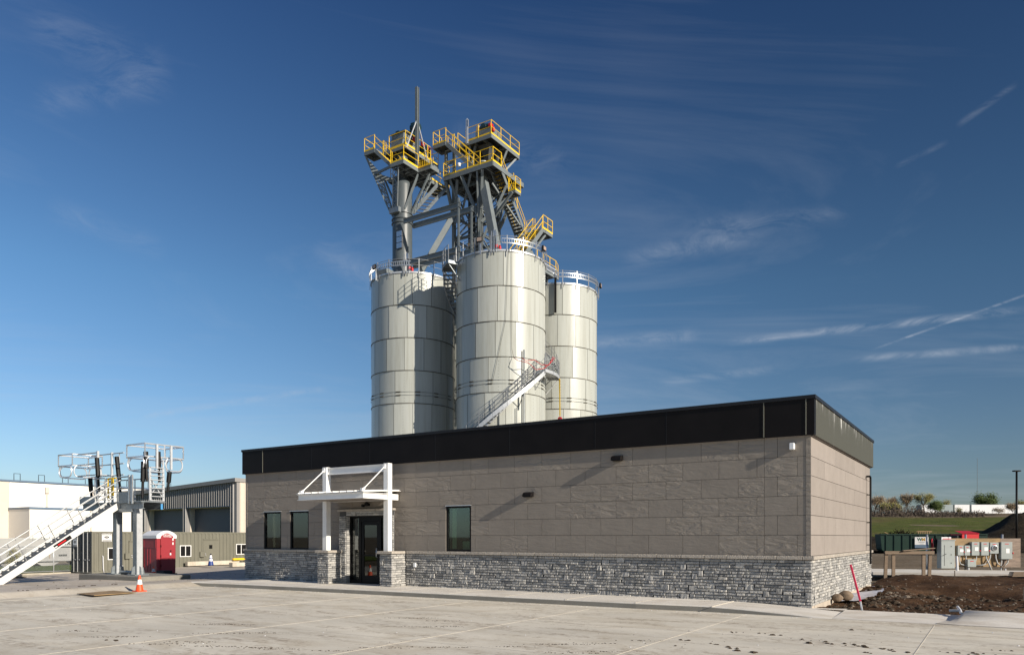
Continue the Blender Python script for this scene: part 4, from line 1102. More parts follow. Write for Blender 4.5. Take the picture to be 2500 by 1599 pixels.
# head house and drives
b = MB(); b.prism([(-35.95, 24.3, 31.78), (-34.85, 24.3, 31.78), (-34.6, 24.3, 33.05), (-35.85, 24.3, 33.05)], (0, 1.5, 0)); b.build('head_housing', 'steel', T1)
b = MB(); b.box((-35.9, 24.2, 33.06), (-34.5, 25.9, 33.12)); b.build('housing_lid', 'steel_dk', T1)
def motor(t, p, r, L, ax='X'):
    b = MB(); b.lathe([(0, 0), (r * .8, .02), (r, .08), (r, L * .75), (r * .9, L * .78), (r * .9, L), (0, L + .03)], p, 14, axis=ax)
    b.box((p[0] + .05, p[1] - r * .5, p[2] + r * .7), (p[0] + L * .5, p[1] + r * .5, p[2] + r * 1.25)); b.build('motor', 'motor', t, 40)
motor(T1, (-36.1, 25.1, 33.45), .26, .75); motor(T1, (-34.95, 25.6, 33.9), .32, .8)
b = MB(); b.bevbox((-35.2, 25.2, 33.12), (-34.5, 26.0, 33.6), .05); b.box((-34.9, 26.4, 31.8), (-34.3, 27.2, 32.9)); b.build('gearbox', 'motor', T1)
b = MB(); b.lathe([(0, .2), (.13, .18), (.15, 0), (.12, -.2)], (-34.4, 25.3, 32.8), 10); b.bevbox((-34.35, 26.0, 32.6), (-34.15, 26.3, 32.95), .03); b.build('red_guard', 'red', T1)
b = MB(); b.path([(-34.2, 26.6, 32.3), (-34.05, 26.7, 32.75), (-33.95, 26.9, 32.7), (-33.95, 27.0, 32.3)], .02, 5); b.build('hose', 'pink', T1)
b = MB(); b.path([(-36.4, 24.6, 31.9), (-36.5, 24.6, 32.3), (-36.35, 24.7, 32.9), (-36.1, 24.9, 33.3)], .025, 5); b.build('cable', 'black', T1)
b = MB(); b.ibeam((-33.95, 25.1, 29.7), (-33.95, 25.1, 36.66), .24, .22, .05, (0, 1, 0)); b.build('mast', 'steel', T1)
b = MB(); b.bar((-33.97, 25.02, 34.0), (-34.05, 23.95, 31.5), .07, .07); b.bar((-33.95, 25.2, 33.9), (-33.95, 26.3, 31.6), .07, .07); b.build('mast_brace', 'galvl', T1)
# lower stair from the platform to the collar
flight(T1, (-33.2, 26.7, 29.5), (-34.75, 25.5, 27.2), (.5, .65, 0), 9, rails=False, sm='galvd')

# ------------------------------------------------------------------ braced tower between the silos
T2 = thing('support_tower', 'braced grey steel tower with yellow-railed platforms and zigzag stairs between the silos', 'steel tower', (-31.1, 29.05, 21))
H = 1.28; c2 = (-31.1, 29.05)
LEG = [(c2[0] + a * H, c2[1] + d * H) for a, d in ((-1, -1), (1, -1), (1, 1), (-1, 1))]
b = MB()
for i, (u, v) in enumerate(LEG): MB().ibeam((u, v, 20.6), (u, v, 29.7), .24, .24, .045, (0, 1, 0)).build('tower_leg', 'steel', T2)
b = MB()
lev = [21.6, 23.5, 25.3, 27.2, 29.3]
for k, z in enumerate(lev):
    for i in range(4):
        p, q = LEG[i], LEG[(i + 1) % 4]; b.ibeam((*p, z), (*q, z), .16, .18, .02)
b.build('tower_girts', 'steel', T2)
b = MB()
for k in range(4):
    for i in range(4):
        p, q = LEG[i], LEG[(i + 1) % 4]; z0, z1 = lev[k], lev[k + 1]
        if (k + i) % 2: p, q = q, p
        b.bar((*p, z0), (*q, z1), .10, .08)
        if k in (0, 1): b.bar((*q, z0), (*p, z1), .08, .06)
for z in lin(22.5, 28.8, 8):
    b.bar((LEG[0][0], LEG[0][1], z), (LEG[1][0], LEG[1][1], z + .9), .05, .05); b.bar((LEG[1][0], LEG[1][1], z + .4), (LEG[2][0], LEG[2][1], z - .3), .06, .05); b.bar((LEG[3][0], LEG[3][1], z), (LEG[2][0], LEG[2][1], z + .7), .05, .05)
b.build('tower_bracing', 'steel', T2)
b = MB()
for p, q in (((-32.4, 30.6, 29.6), (-32.2, 30.2, 26.2)), ((-30.0, 26.75, 29.6), (-31.5, 27.7, 27.4)), ((-29.4, 26.75, 29.6), (-29.9, 27.72, 25.4)), ((-28.2, 29.6, 29.4), (-29.78, 30.2, 26.8)), ((-32.0, 26.75, 29.6), (-31.4, 27.75, 26.6)), ((-27.9, 28.6, 28.9), (-29.75, 27.8, 24.6))): b.bar(p, q, .13, .15)
b.build('knee_brace', 'steel', T2)
# bucket elevator casing inside the tower
b = MB(); b.box((-31.6, 28.6, 20.8), (-31.25, 29.1, 32.6)); b.box((-31.0, 28.9, 20.8), (-30.65, 29.4, 32.6)); b.build('elevator_casing', 'steel_dk', T2)
b = MB()
for z in lin(21.2, 26.4, 8): b.box((-31.62, 28.56, z), (-31.23, 28.6, z + .22))
b.build('casing_flange', 'tan', T2)
# raking legs from the silo roofs
b = MB(); b.bar((-34.15, 25.62, 22.3), (-32.25, 27.62, 27.3), .42, .46, (.7, -.7, 0)); b.prism([(-32.75, 27.15, 26.6), (-31.75, 27.7, 26.55), (-31.75, 27.7, 28.0), (-32.2, 27.65, 28.2)], (.02, .12, 0)); b.build('raking_leg', 'steel', T2)
b = MB(); b.bar((-26.75, 25.75, 21.9), (-29.55, 27.72, 29.6), .56, .5, (0, -1, 0)); b.build('raking_leg', 'steel', T2)
b = MB(); b.bar((-26.9, 33.2, 21.9), (-29.75, 30.4, 29.4), .3, .5); b.build('raking_leg', 'steel', T2)
b = MB(); b.bar((-34.0, 33.2, 21.9), (-32.4, 30.4, 29.4), .3, .5); b.build('raking_leg', 'steel', T2)
b = MB()
for p, q in (((-32.4, 26.75, 29.6), LEG[0] + (27.0,)), ((-30.9, 26.75, 29.6), (-29.95, 27.72, 26.6)), ((-28.9, 26.75, 29.6), (-29.7, 27.72, 27.2)), ((-27.95, 28.9, 28.0), (-29.75, 27.85, 26.2)), ((-31.5, 27.0, 29.6), (-32.3, 27.75, 26.5)), ((-28.0, 30.6, 29.6), (-29.8, 30.3, 26.4))):
    b.bar(p, q, .20, .22)
b.build('knee_brace', 'steel', T2)
# twin girders tying the column to the tower
for u0, z, v0 in ((-34.2, 25.83, 23.8), (-34.6, 26.12, 25.4), (-34.2, 22.6, 23.8), (-34.6, 22.95, 25.4)):
    MB().ibeam((u0, v0, z), (-28.8, v0, z), .16, .36, .03).build('tie_girder', 'steel', T2)
for v in (23.8, 25.4): MB().ibeam((-28.95, v, 21.5), (-28.95, v, 26.35), .13, .13, .03, (0, 1, 0)).build('girder_post', 'steel', T2)
# main platform
deck(T2, -32.56, -27.86, 26.65, 31.0, 29.95, .34)
y, tb = MB(), MB()
rail(y, tb, [(-32.56, 31.0, 29.96), (-32.56, 28.5, 29.96)]); rail(y, tb, [(-32.56, 27.4, 29.96), (-32.56, 26.65, 29.96), (-27.86, 26.65, 29.96), (-27.86, 27.8, 29.96)]); rail(y, tb, [(-28.8, 31.0, 29.96), (-32.56, 31.0, 29.96)])
y.build('guard_rail', 'yellow', T2); tb.build('toe_board', 'yellow', T2)
# stair to the upper landing
flight(T2, (-32.56, 26.95, 32.72), (-29.85, 26.95, 30.06), (0, .85, 0), 13, w=.3)
deck(T2, -33.8, -32.53, 26.9, 28.0, 32.85, joists=False)
y, tb = MB(), MB(); rail(y, tb, [(-32.53, 28.0, 32.86), (-33.8, 28.0, 32.86), (-33.8, 26.9, 32.86), (-32.53, 26.9, 32.86)], sp=.8); y.build('guard_rail', 'yellow', T2); tb.build('toe_board', 'yellow', T2)
b = MB(); b.ibeam((-33.2, 27.8, 29.9), (-33.2, 27.8, 32.6), .2, .2, .04, (0, 1, 0)); b.ibeam((-32.5, 27.95, 29.9), (-32.5, 27.95, 32.6), .2, .2, .04, (0, 1, 0)); b.bar((-33.2, 27.85, 31.7), (-32.5, 27.95, 31.7), .06, .3); b.build('landing_post', 'steel', T2)
# upper platform with drive
deck(T2, -32.4, -29.05, 28.15, 32.23, 33.02, .30)
y, tb = MB(), MB(); rail(y, tb, [(-31.5, 28.15, 33.03), (-29.05, 28.15, 33.03), (-29.05, 32.23, 33.03), (-32.4, 32.23, 33.03), (-32.4, 28.3, 33.03)]); y.build('guard_rail', 'yellow', T2); tb.build('toe_board', 'yellow', T2)
b = MB(); b.lathe([(.8, 32.7), (.30, 31.9), (.30, 29.96)], (-30.1, 29.2, 0), 4, PI / 4, PI / 4 + 2 * PI); b.build('discharge_spout', 'steel_dk', T2, 40)
b = MB(); b.lathe([(.36, 29.97), (.36, 31.0), (.42, 31.02), (.42, 31.1)], (-30.0, 28.4, 0), 16); b.build('inspection_spout', 'cabinet', T2, 40)
b = MB(); b.prism([(-30.9, 28.7, 33.06), (-29.5, 28.7, 33.06), (-29.35, 28.7, 33.9), (-30.95, 28.7, 33.9)], (0, 1.2, 0)); b.build('head_housing', 'steel', T2)
motor(T2, (-30.6, 29.0, 34.2), .26, .8)
b = MB(); b.bevbox((-31.0, 28.75, 33.92), (-30.6, 29.3, 34.45), .08); b.build('gearbox', 'tan', T2)
b = MB(); b.bevbox((-29.75, 28.7, 33.95), (-29.45, 29.1, 34.3), .06); b.lathe([(0, .2), (.12, .15), (.12, -.15), (0, -.2)], (-29.3, 28.8, 33.7), 10); b.build('red_guard', 'red', T2)
b = MB(); b.path([(-31.5, 28.25, 33.1), (-31.2, 28.4, 33.35), (-30.9, 28.6, 33.4), (-30.85, 28.7, 33.6)], .03, 5); b.build('cable', 'black', T2)
b = MB()
for du, h in ((0, 1.95), (.09, 2.0), (.16, 1.85)): b.tube((-31.42 + du, 28.1, 32.85), (-31.42 + du, 28.1, 32.85 + h), .035, 6)
b.box((-31.28, 28.06, 34.2), (-31.2, 28.14, 34.75)); b.build('antenna', 'galv', T2)
b = MB()
for p, q in (((-29.1, 30.5, 32.75), (-29.9, 29.9, 30.0)), ((-29.2, 32.0, 32.75), (-29.9, 30.3, 30.6)), ((-31.2, 28.3, 32.75), (-31.6, 28.3, 30.0)), ((-30.8, 28.5, 32.7), (-31.7, 28.6, 30.0))): b.bar(p, q, .16, .14)
b.build('upper_brace', 'steel', T2)
b = MB()
for p in ((-31.9, 30.3), (-29.9, 30.3), (-31.9, 31.2)): b.ibeam((*p, 29.9), (*p, 32.75), .2, .2, .04, (0, 1, 0))
b.build('upper_post', 'steel', T2)
# dome lamp on the rail
b = MB(); b.lathe([(0, .12), (.12, .08), (.16, -.02), (.15, -.06)], (-31.0, 26.6, 30.5), 14); b.lathe([(.13, -.06), (.11, -.16), (0, -.2)], (-31.0, 26.6, 30.5), 14); tag(b.build('dome_camera', 'whitepl', smooth=50), 'small white dome camera on the yellow rail of the main tower platform', 'camera')
# long stair down the right side
flight(T2, (-27.9, 27.8, 29.86), (-27.9, 31.25, 26.1), (-.88, 0, 0), 19, w=.3)
deck(T2, -27.82, -27.2, 28.75, 29.5, 28.42, .2, joists=False)
y, tb = MB(), MB(); rail(y, tb, [(-27.82, 28.75, 28.43), (-27.2, 28.75, 28.43), (-27.2, 29.5, 28.43), (-27.82, 29.5, 28.43)], sp=.9); y.build('guard_rail', 'yellow', T2); tb.build('toe_board', 'yellow', T2)
b = MB(); b.bar((-27.0, 28.0, 27.9), (-28.8, 28.3, 26.6), .16, .16); b.bar((-28.8, 27.9, 29.0), (-27.95, 30.6, 26.5), .12, .12); b.build('stair_strut', 'steel', T2)
# landing and last flight down to the roof walkway
deck(T2, -28.95, -26.03, 31.3, 32.45, 25.95, .26, joists=False); deck(T2, -26.95, -26.03, 30.9, 31.24, 25.95, .26, joists=False)
y, tb = MB(), MB(); rail(y, tb, [(-26.03, 30.95, 25.96), (-26.03, 32.45, 25.96), (-28.95, 32.45, 25.96), (-28.95, 31.4, 25.96)], sp=.9); rail(y, tb, [(-27.75, 31.3, 25.96), (-26.98, 31.3, 25.96)], sp=.8); y.build('guard_rail', 'yellow', T2); tb.build('toe_board', 'yellow', T2)
flight(T2, (-26.03, 30.9, 25.82), (-26.03, 27.4, 22.15), (-.9, 0, 0), 17, w=.34)
b = MB(); b.bar((-26.2, 31.6, 25.7), (-26.2, 30.2, 24.3), .14, .14); b.build('stair_strut', 'steel', T2)
deck(T2, -33.2, -28.2, 29.8, 32.2, 22.0)
y = MB(); rail(y, None, [(-28.2, 29.8, 22.0), (-28.2, 30.8, 22.0)], sp=.8); rail(y, None, [(-27.4, 28.4, 22.05), (-26.0, 28.3, 22.05)], sp=.7); y.build('guard_rail', 'yellow', T2)

# ------------------------------------------------------------------ truck access platform on the left
AP = thing('access_platform', 'galvanised truck access platform with stair, two columns and raised safety cages', 'access platform', (-30, 0, -.1))
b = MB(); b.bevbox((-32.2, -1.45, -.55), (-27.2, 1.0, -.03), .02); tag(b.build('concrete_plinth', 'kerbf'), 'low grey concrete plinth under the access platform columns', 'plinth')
PZ = -.03
def hcol(u, v):
    w_ = .145
    b = MB(); b.box((u - w_, v - w_, PZ + .03), (u + w_, v + w_, 3.0)); b.build('column', 'galvd', AP)
    b = MB(); b.box((u + w_, v - w_ * .9, PZ + .03), (u + w_ + .012, v + w_ * .9, 2.3 if u < -30 else 3.0)); b.build('column_lit_face', 'galvl', AP)  # sun-side face painted lit: thin lighter sheet over the darker column
    b = MB(); b.box((u - .33, v - .33, PZ), (u + .33, v + .33, PZ + .04))
    for s in (-1, 1):
        b.prism([(u + s * w_, v - .02, PZ + .04), (u + s * .31, v - .02, PZ + .04), (u + s * .27, v - .02, PZ + .34), (u + s * w_, v - .02, PZ + .42)], (0, .04, 0))
        b.prism([(u - .02, v + s * w_, PZ + .04), (u - .02, v + s * .31, PZ + .04), (u - .02, v + s * .27, PZ + .34), (u - .02, v + s * w_, PZ + .42)], (.04, 0, 0))
    b.build('base_plate', 'galvd', AP)
hcol(-30.42, -.6); hcol(-28.78, -.6)
b = MB(); b.tube((-30.1, -.6, PZ + .12), (-29.1, -.6, PZ + .12), .07, 8); b.build('tie_pipe', 'galvd', AP)
b = MB(); b.ibeam((-33.2, -.72, 3.11), (-28.15, -.72, 3.11), .16, .30, .03); b.ibeam((-33.2, .18, 3.11), (-28.15, .18, 3.11), .16, .30, .03); b.build('deck_beam', 'galvd', AP)
MB().box((-33.25, -.85, 3.265), (-28.1, .32, 3.31)).build('deck_grating', 'galvd', AP)
b = MB(); b.box((-29.85, -.90, 3.24), (-29.0, -.86, 3.74)); b.box((-33.2, -.90, 3.26), (-31.9, -.86, 3.62)); b.build('kick_plate', 'galvd', AP)
b = MB(); b.box((-30.2, -.82, 2.84), (-28.9, -.5, 2.96)); b.build('beam_splice', 'galvd', AP)
MB().tube((-28.05, .1, 2.95), (-28.05, .1, 3.2), .05, 8).build('blue_stop', 'sky_pipe', AP)
# stair towards the viewer
top, bot = Vector((-30.02, -.70, 3.20)), Vector((-30.02, -6.15, -.46)); Lst = (bot - top)
b = MB()
for o in (0, -.92): b.bar(top + Vector((o, 0, 0)), bot + Vector((o, 0, 0)), .06, .27)
b.build('stair_stringer', 'stair', AP)
NT = 19
for i in range(NT):
    p = top.lerp(bot, (i + .4) / NT)
    b = MB(); b.box((p.x - .89, p.y - .13, p.z + .02), (p.x - .03, p.y + .15, p.z + .055)); b.box((p.x - .89, p.y - .135, p.z - .15), (p.x - .03, p.y - .12, p.z + .05)); b.build('tread', 'riser', AP)
b = MB()
for o in (.0, -.92):
    for hh in (1.12, .80, .48): b.tube(top + Vector((o, 0, hh)), bot + Vector((o, 0, hh)), .024, 6)
    for i in range(5):
        p = top.lerp(bot, (i + .3) / 4.6) + Vector((o, 0, 0)); b.tube(p, p + Vector((0, -.42, .84)), .022, 6)
b.build('handrail', 'galvr', AP)
pl = MB(); m_ = top.lerp(bot, .47); d_ = Lst.normalized() * .42
pl.bar(m_ + Vector((.033, 0, 0)) - d_, m_ + Vector((.033, 0, 0)) + d_, .006, .16); plate = pl.build('name_plate', 'black', AP)
X = MG @ Matrix.Translation(m_ + Vector((.040, 0, 0)) + d_ * -.1) @ Matrix(((0, 0, 1, 0), (1, 0, 0, 0), (0, 1, 0, 0), (0, 0, 0, 1))) @ Matrix.Rotation(math.atan2(3.66, 5.45), 4, 'Z')
b = MB(X); b.box((-.28, -.03, 0), (.12, .03, .004)); b.build('red_lettering', 'red', plate)
b = MB(X); b.box((-.46, -.045, 0), (-.32, .0, .004)); b.build('white_mark', 'white', plate)
b = MB(); b.bevbox((-31.3, -6.6, -.6), (-29.75, -6.0, -.02), .02)
tag(b.build('stair_footing', 'block'), 'pale concrete footing block under the foot of the galvanised stair', 'footing')
# rails on the deck
b = MB()
rail(b, None, [(-30.0, -.86, 3.31), (-28.9, -.86, 3.31)], 1.12, .9, .03, n=6); rail(b, None, [(-33.2, .30, 3.31), (-29.2, .30, 3.31)], 1.12, 1.4, .026, n=6); rail(b, None, [(-31.0, -.86, 3.31), (-31.9, -.86, 3.31)], 1.12, .9, .026, n=6)
for u in (-29.0, -28.75): b.bar((u, -.88, 3.2), (u, -.88, 4.5), .09, .06)
b.build('deck_rail', 'galv', AP)
b = MB(); b.path([(-30.95, -.75, 3.5), (-30.95, -.75, 4.35), (-30.9, -.75, 4.42), (-30.3, -.75, 4.42), (-30.2, -.75, 4.35), (-30.2, -.75, 3.5)], .035, 6); b.box((-30.62, -.79, 3.6), (-30.45, -.75, 4.42)); b.build('safety_gate', 'yellow', AP)
# raised gangways (ladder-like ramps) with their gas struts
def gangway(u, v0, v1, z0, z1, du):
    b = MB()
    for v in (v0, v1): b.bar((u, v, z0), (u + du, v, z1), .10, .06, (1, 0, 0))
    n = 8
    for i in range(n + 1):
        t = i / n; b.bar((u + du * t, v0, z0 + (z1 - z0) * t), (u + du * t, v1, z0 + (z1 - z0) * t), .16, .035)
    b.bar((u - .06, v0, z0 + .15), (u - .06 + du, v1, z1 - .4), .045, .03); b.bar((u - .06, v1, z0 + .15), (u - .06 + du, v0, z1 - .4), .045, .03)
    b.build('gangway', 'galvl', AP)
gangway(-28.2, -.36, .28, 3.35, 4.85, -.03); gangway(-33.0, -.15, .6, 3.35, 4.75, -.05)
def strut(p, q):
    p, q = Vector(p), Vector(q); b = MB(); b.tube(p, p.lerp(q, .5), .06, 8); b.tube(p.lerp(q, .45), q, .105, 8); b.build('gas_strut', 'black', AP, 40)
strut((-28.5, -.55, 3.45), (-28.5, -.5, 5.1)); strut((-28.3, -.45, 4.2), (-28.4, -.45, 5.55)); strut((-28.3, .15, 4.2), (-28.35, .12, 5.6)); strut((-28.2, .5, 3.8), (-28.15, .55, 4.7))
strut((-32.75, -.2, 3.9), (-32.95, -.2, 5.55)); strut((-31.7, .3, 3.5), (-32.1, .3, 5.6)); strut((-33.6, -.1, 3.4), (-33.75, -.1, 4.6))
# safety cages
def cage(u0, u1, v0, v1, zt, zm, zb, ends):
    b = MB(); r_ = .03
    loop = [(u0, v0), (u1, v0), (u1, v1), (u0, v1)]
    for z in (zt, zm): b.path([(p[0], p[1], z) for p in loop], r_ * 1.15, 6, True)
    def side(p, q, n):
        p, q = Vector((*p, 0)), Vector((*q, 0)); w_ = (q - p) / n
        for i in range(n + 1): a = p + w_ * i; b.tube(a + Vector((0, 0, zm)), a + Vector((0, 0, zt)), r_, 6)
        for i in range(n):
            # rounded toe hoop hanging below the middle rail
            a = p + w_ * i; d = w_.normalized(); L = w_.length; rr = (zm - zb) / 2; pts = []
            for k in range(9):
                t = PI * k / 8; pts.append(a + d * (L * .05 + rr * .8 * (1 - math.sin(t))) + Vector((0, 0, zm - rr + rr * math.cos(t))))
            for k in range(9):
                t = PI * k / 8; pts.append(a + d * (L * .95 - rr * .8 * (1 - math.sin(t))) + Vector((0, 0, zb + rr - rr * math.cos(t))))
            b.path(pts, r_, 6, True)
    for i, (p, q) in enumerate(zip(loop, loop[1:] + loop[:1])): side(p, q, ends[i])
    b.build('safety_cage', 'alu', AP, 50)
cage(-29.75, -28.3, -.55, 1.35, 5.92, 5.35, 4.75, (1, 2, 1, 1)); cage(-36.3, -34.95, -.35, 1.15, 5.86, 5.30, 4.72, (1, 1, 1, 1))
b = MB()
for v in (-.1, .6):
    b.bar((-33.05, v, 4.6), (-33.05, v, 5.9), .10, .08, (1, 0, 0)); b.bar((-28.1, v, 4.8), (-28.1, v, 5.9), .09, .08, (1, 0, 0))
for z in (5.83, 5.3, 4.75): b.tube((-34.95, -.1, z), (-33.05, -.1, z), .028, 6); b.tube((-34.95, .6, z), (-32.0, .6, z), .028, 6)
b.path([(-32.4, .6, 5.83), (-32.4, .6, 5.0), (-32.55, .6, 4.75), (-33.0, .6, 4.72)], .028, 6)
b.build('cage_post', 'galvl', AP)

# ------------------------------------------------------------------ container office
CU, CV0, CV1, CZ0, CZ1 = -43.2, 5.0, 18.5, -.56, 2.04
CO = thing('container_office', 'long olive container office with dark end doors, windows and side doors', 'container', (-44.4, 11.5, CZ0))
b = MB(); b.box((CU - 2.40, CV0 + .05, CZ0), (CU - .04, CV1, CZ1 - .02)); b.build('container_body', 'olive', CO)
b = MB(); n = int((CV1 - CV0 - .2) / .29)
for i in range(n):
    v = CV0 + .12 + i * .29; b.prism([(CU - .042, v, CZ0 + .12), (CU + .003, v + .035, CZ0 + .12), (CU + .003, v + .15, CZ0 + .12), (CU - .042, v + .185, CZ0 + .12)], (0, 0, CZ1 - CZ0 - .22))
b.build('corrugated_side', 'olive', CO)
b = MB()
for z in (CZ0, CZ1 - .10): b.box((CU - .05, CV0 + .10, z), (CU + .005, CV1, z + .10)); b.box((CU - 2.3, CV0 - .005, z), (CU - .12, CV0 + .05, z + .10))
for u in (CU - .12, CU - 2.44): b.box((u, CV0 - .008, CZ0), (u + .127, CV0 + .10, CZ1 + .003))
b.build('corner_frame', 'olive', CO)
b = MB()
for k in range(2):
    u0 = CU - 2.3 + k * 1.09
    for j in range(4):
        z0 = CZ0 + .13 + j * .60; b.bevbox((u0 + .03, CV0 + .0, z0), (u0 + 1.05, CV0 + .052, z0 + .50), .03)
    b.box((u0, CV0 + .02, CZ0 + .10), (u0 + 1.085, CV0 + .05, CZ1 - .10))
b.build('end_doors', 'door_dk', CO)
b = MB()
for u in (-2.08, -1.62, -.94, -.45): b.tube((CU + u, CV0 - .035, CZ0 + .06), (CU + u, CV0 - .035, CZ1 - .06), .02, 6); b.box((CU + u - .04, CV0 - .05, .25), (CU + u + .25, CV0 - .03, .29))
b.build('locking_bars', 'conduit', CO)
def lettering(parent, X, rows, m):
    """rows of small bars standing for a line too small to read"""
    b = MB(X); q = random.Random(5)
    for (x0, x1, y, h) in rows:
        x = x0
        while x < x1: w_ = q.uniform(.5, .9) * h; b.box((x, y, 0), (min(x1, x + w_ * .7), y + h, .003)); x += w_
    b.build('small_lettering', m, parent)
SIDE = Matrix(((0, 0, 1, 0), (1, 0, 0, 0), (0, 1, 0, 0), (0, 0, 0, 1)))      # local x -> +v, y -> z, z -> +u
FRONT = Matrix(((1, 0, 0, 0), (0, 0, -1, 0), (0, 1, 0, 0), (0, 0, 0, 1)))    # local x -> +u, y -> z, z -> -v
def warn_sign(parent, X, w_, h_):
    b = MB(X); b.box((-w_ / 2, -h_ / 2, 0), (w_ / 2, h_ / 2, .012)); s = b.build('sign_plate', 'white', parent)
    Y = X @ Matrix.Translation((0, 0, .013))
    b = MB(Y); b.box((-w_ * .45, h_ * .30, 0), (w_ * .45, h_ * .45, .003)); b.box((-w_ * .45, -h_ * .45, 0), (w_ * .45, -h_ * .34, .003)); b.build('black_band', 'black', s)
    b = MB(Y); n = 18; o = [(w_ * .26 * math.cos(2 * PI * i / n), h_ * .04 + h_ * .14 * math.sin(2 * PI * i / n), 0) for i in range(n)]; b.prism(o, (0, 0, .004)); b.build('oval_mark', 'black', s)
    lettering(s, Y @ Matrix.Translation((0, 0, .004)), [(-w_ * .38, w_ * .38, h_ * .335, h_ * .08), (-w_ * .15, w_ * .15, h_ * .01, h_ * .06)], 'white')
warn_sign(CO, MG @ Matrix.Translation((CU + .0, 5.92, 1.66)) @ SIDE, .62, .50)
warn_sign(CO, MG @ Matrix.Translation((CU - 1.85, CV0 - .06, 1.36)) @ FRONT, .52, .55)
def cwin(v0, v1, z0, z1, split):
    b = MB(); t = .05
    b.box((CU - .03, v0, z0), (CU + .03, v0 + t, z1)); b.box((CU - .03, v1 - t, z0), (CU + .03, v1, z1)); b.box((CU - .03, v0 + t, z0), (CU + .032, v1 - t, z0 + t)); b.box((CU - .03, v0 + t, z1 - t), (CU + .028, v1 - t, z1))
    if split: b.box((CU - .02, (v0 + v1) / 2 - .025, z0 + t), (CU + .022, (v0 + v1) / 2 + .025, z1 - t))
    w_ = b.build('window', 'white', CO)
    MB().box((CU - .038, v0 + t, z0 + t), (CU + .004, v1 - t, z1 - t)).build('pane', 'black', w_)
cwin(5.98, 6.42, .25, 1.02, False); cwin(10.96, 11.82, .33, 1.12, True); cwin(15.5, 16.4, .40, 1.18, True)
def cdoor(v0, v1, z1, win):
    b = MB(); b.box((CU - .03, v0, CZ0 + .08), (CU + .015, v1, z1)); d = b.build('side_door', 'olive', CO)
    b = MB(); b.box((CU - .03, v0 - .06, z1), (CU + .07, v1 + .06, z1 + .04)); b.box((CU - .03, v0 - .05, CZ0 + .1), (CU + .022, v0 - .005, z1)); b.build('door_frame', 'olive', d)
    b = MB(); b.bevbox((CU, v0 - .35, .28), (CU + .13, v0 - .02, .66), .02); b.build('lock_box', 'olive', d)
    b = MB(); b.tube((CU + .02, v0 + .10, .5), (CU + .08, v0 + .1, .5), .035, 8); b.tube((CU + .02, v0 + .12, .38), (CU + .08, v0 + .12, .38), .03, 8); b.build('handle', 'alu', d)
    if win: MB().box((CU + .012, v0 + .42, .86), (CU + .022, v0 + .68, 1.13)).build('door_window', 'black', d)
cdoor(7.42, 8.3, 1.40, False); cdoor(12.82, 13.95, 1.50, True)
b = MB(); b.path([(CU + .03, 5.62, .52), (CU + .05, 5.66, .48), (CU + .05, 5.68, -.3), (CU + .05, 5.72, -.55)], .03, 6); b.build('vent_pipe', 'pvc', CO, True)
b = MB(); b.tube((CU - 1.2, 5.4, CZ1), (CU - 1.2, 5.4, CZ1 + .9), .02, 5); b.tube((CU - 1.2, 5.1, CZ1 + .5), (CU - 1.2, 5.7, CZ1 + .62), .012, 4); b.build('whip_aerial', 'galvd', CO)
# toilet cabin
PT = thing('portable_toilet', 'maroon portable toilet with white arched roof beside the galvanised column', 'toilet', (-34.06, 3.76, -.28))
u0, u1, v0, v1, z0 = -34.75, -33.45, 3.22, 4.32, -.36
b = MB(); b.bevbox((u0, v0, z0 + .10), (u1, v1, 1.74), .03); b.build('cabin', 'maroon', PT)
b = MB()
for k in range(2): b.box((u0 + .08, v0 - .02, z0 + .2 + k * .0), (u0 + .16, v0, 1.1))
b.box((u0 + .1, v0 - .015, 1.12), (u1 - .1, v0, 1.16)); b.box((u0 + .1, v0 - .015, 1.56), (u1 - .1, v0, 1.60)); b.box((u0 + .1, v0 - .015, 1.16), (u0 + .14, v0, 1.56)); b.box((u1 - .14, v0 - .015, 1.16), (u1 - .1, v0, 1.56))
for k in (.42, .66): b.box((u0 + k, v0 - .018, z0 + .2), (u0 + k + .05, v0, 1.08))
b.build('side_ribs', 'maroon', PT)
n = 12
def arc(v, zc, h): return [(v0 - .03 + (v1 - v0 + .06) * i / n, zc + h * math.sin(PI * i / n) ** .8) for i in range(n + 1)]
pts = [(u0 - .03, v, z) for v, z in arc(0, 1.78, .26)] + [(u0 - .03, v1 + .03, 1.62), (u0 - .03, v0 - .03, 1.62)]
b = MB(); b.prism(pts, (u1 - u0 + .06, 0, 0)); b.build('roof', 'whitepl', PT)
dpts = [(u1 + .031, v0 + .20 + .72 * i / n, 1.70 + .20 * math.sin(PI * i / n) ** .8) for i in range(n + 1)] + [(u1 + .031, v0 + .92, z0 + .14), (u1 + .031, v0 + .20, z0 + .14)]
b = MB(); b.prism(dpts, (.02, 0, 0)); dr_ = b.build('door', 'maroon', PT)
b = MB()
for zz in (.1, .62, 1.15): b.box((u1 + .05, v0 + .19, zz), (u1 + .065, v0 + .22, zz + .12))
b.box((u1 + .05, v0 + .72, .92), (u1 + .07, v0 + .80, .98)); b.build('hinge', 'black', dr_)
b = MB(); b.bevbox((u1 + .05, v0 + .70, .72), (u1 + .09, v0 + .78, .84), .01); b.build('latch', 'whitepl', dr_)
b = MB()
for zz in (1.28, 1.50): b.box((u1 + .052, v0 + .86, zz), (u1 + .058, v0 + .93, zz + .13))
b.build('sticker', 'white', dr_)
text('PORTABLE', .105, MG @ Matrix.Translation((u1 + .054, v0 + .56, 1.80)) @ SIDE, 'white', dr_, 'door_lettering')
lettering(dr_, MG @ Matrix.Translation((u1 + .053, v0 + .56, 1.70)) @ SIDE, [(-.22, .10, 0, .04), (.12, .25, -.02, .06)], 'white')
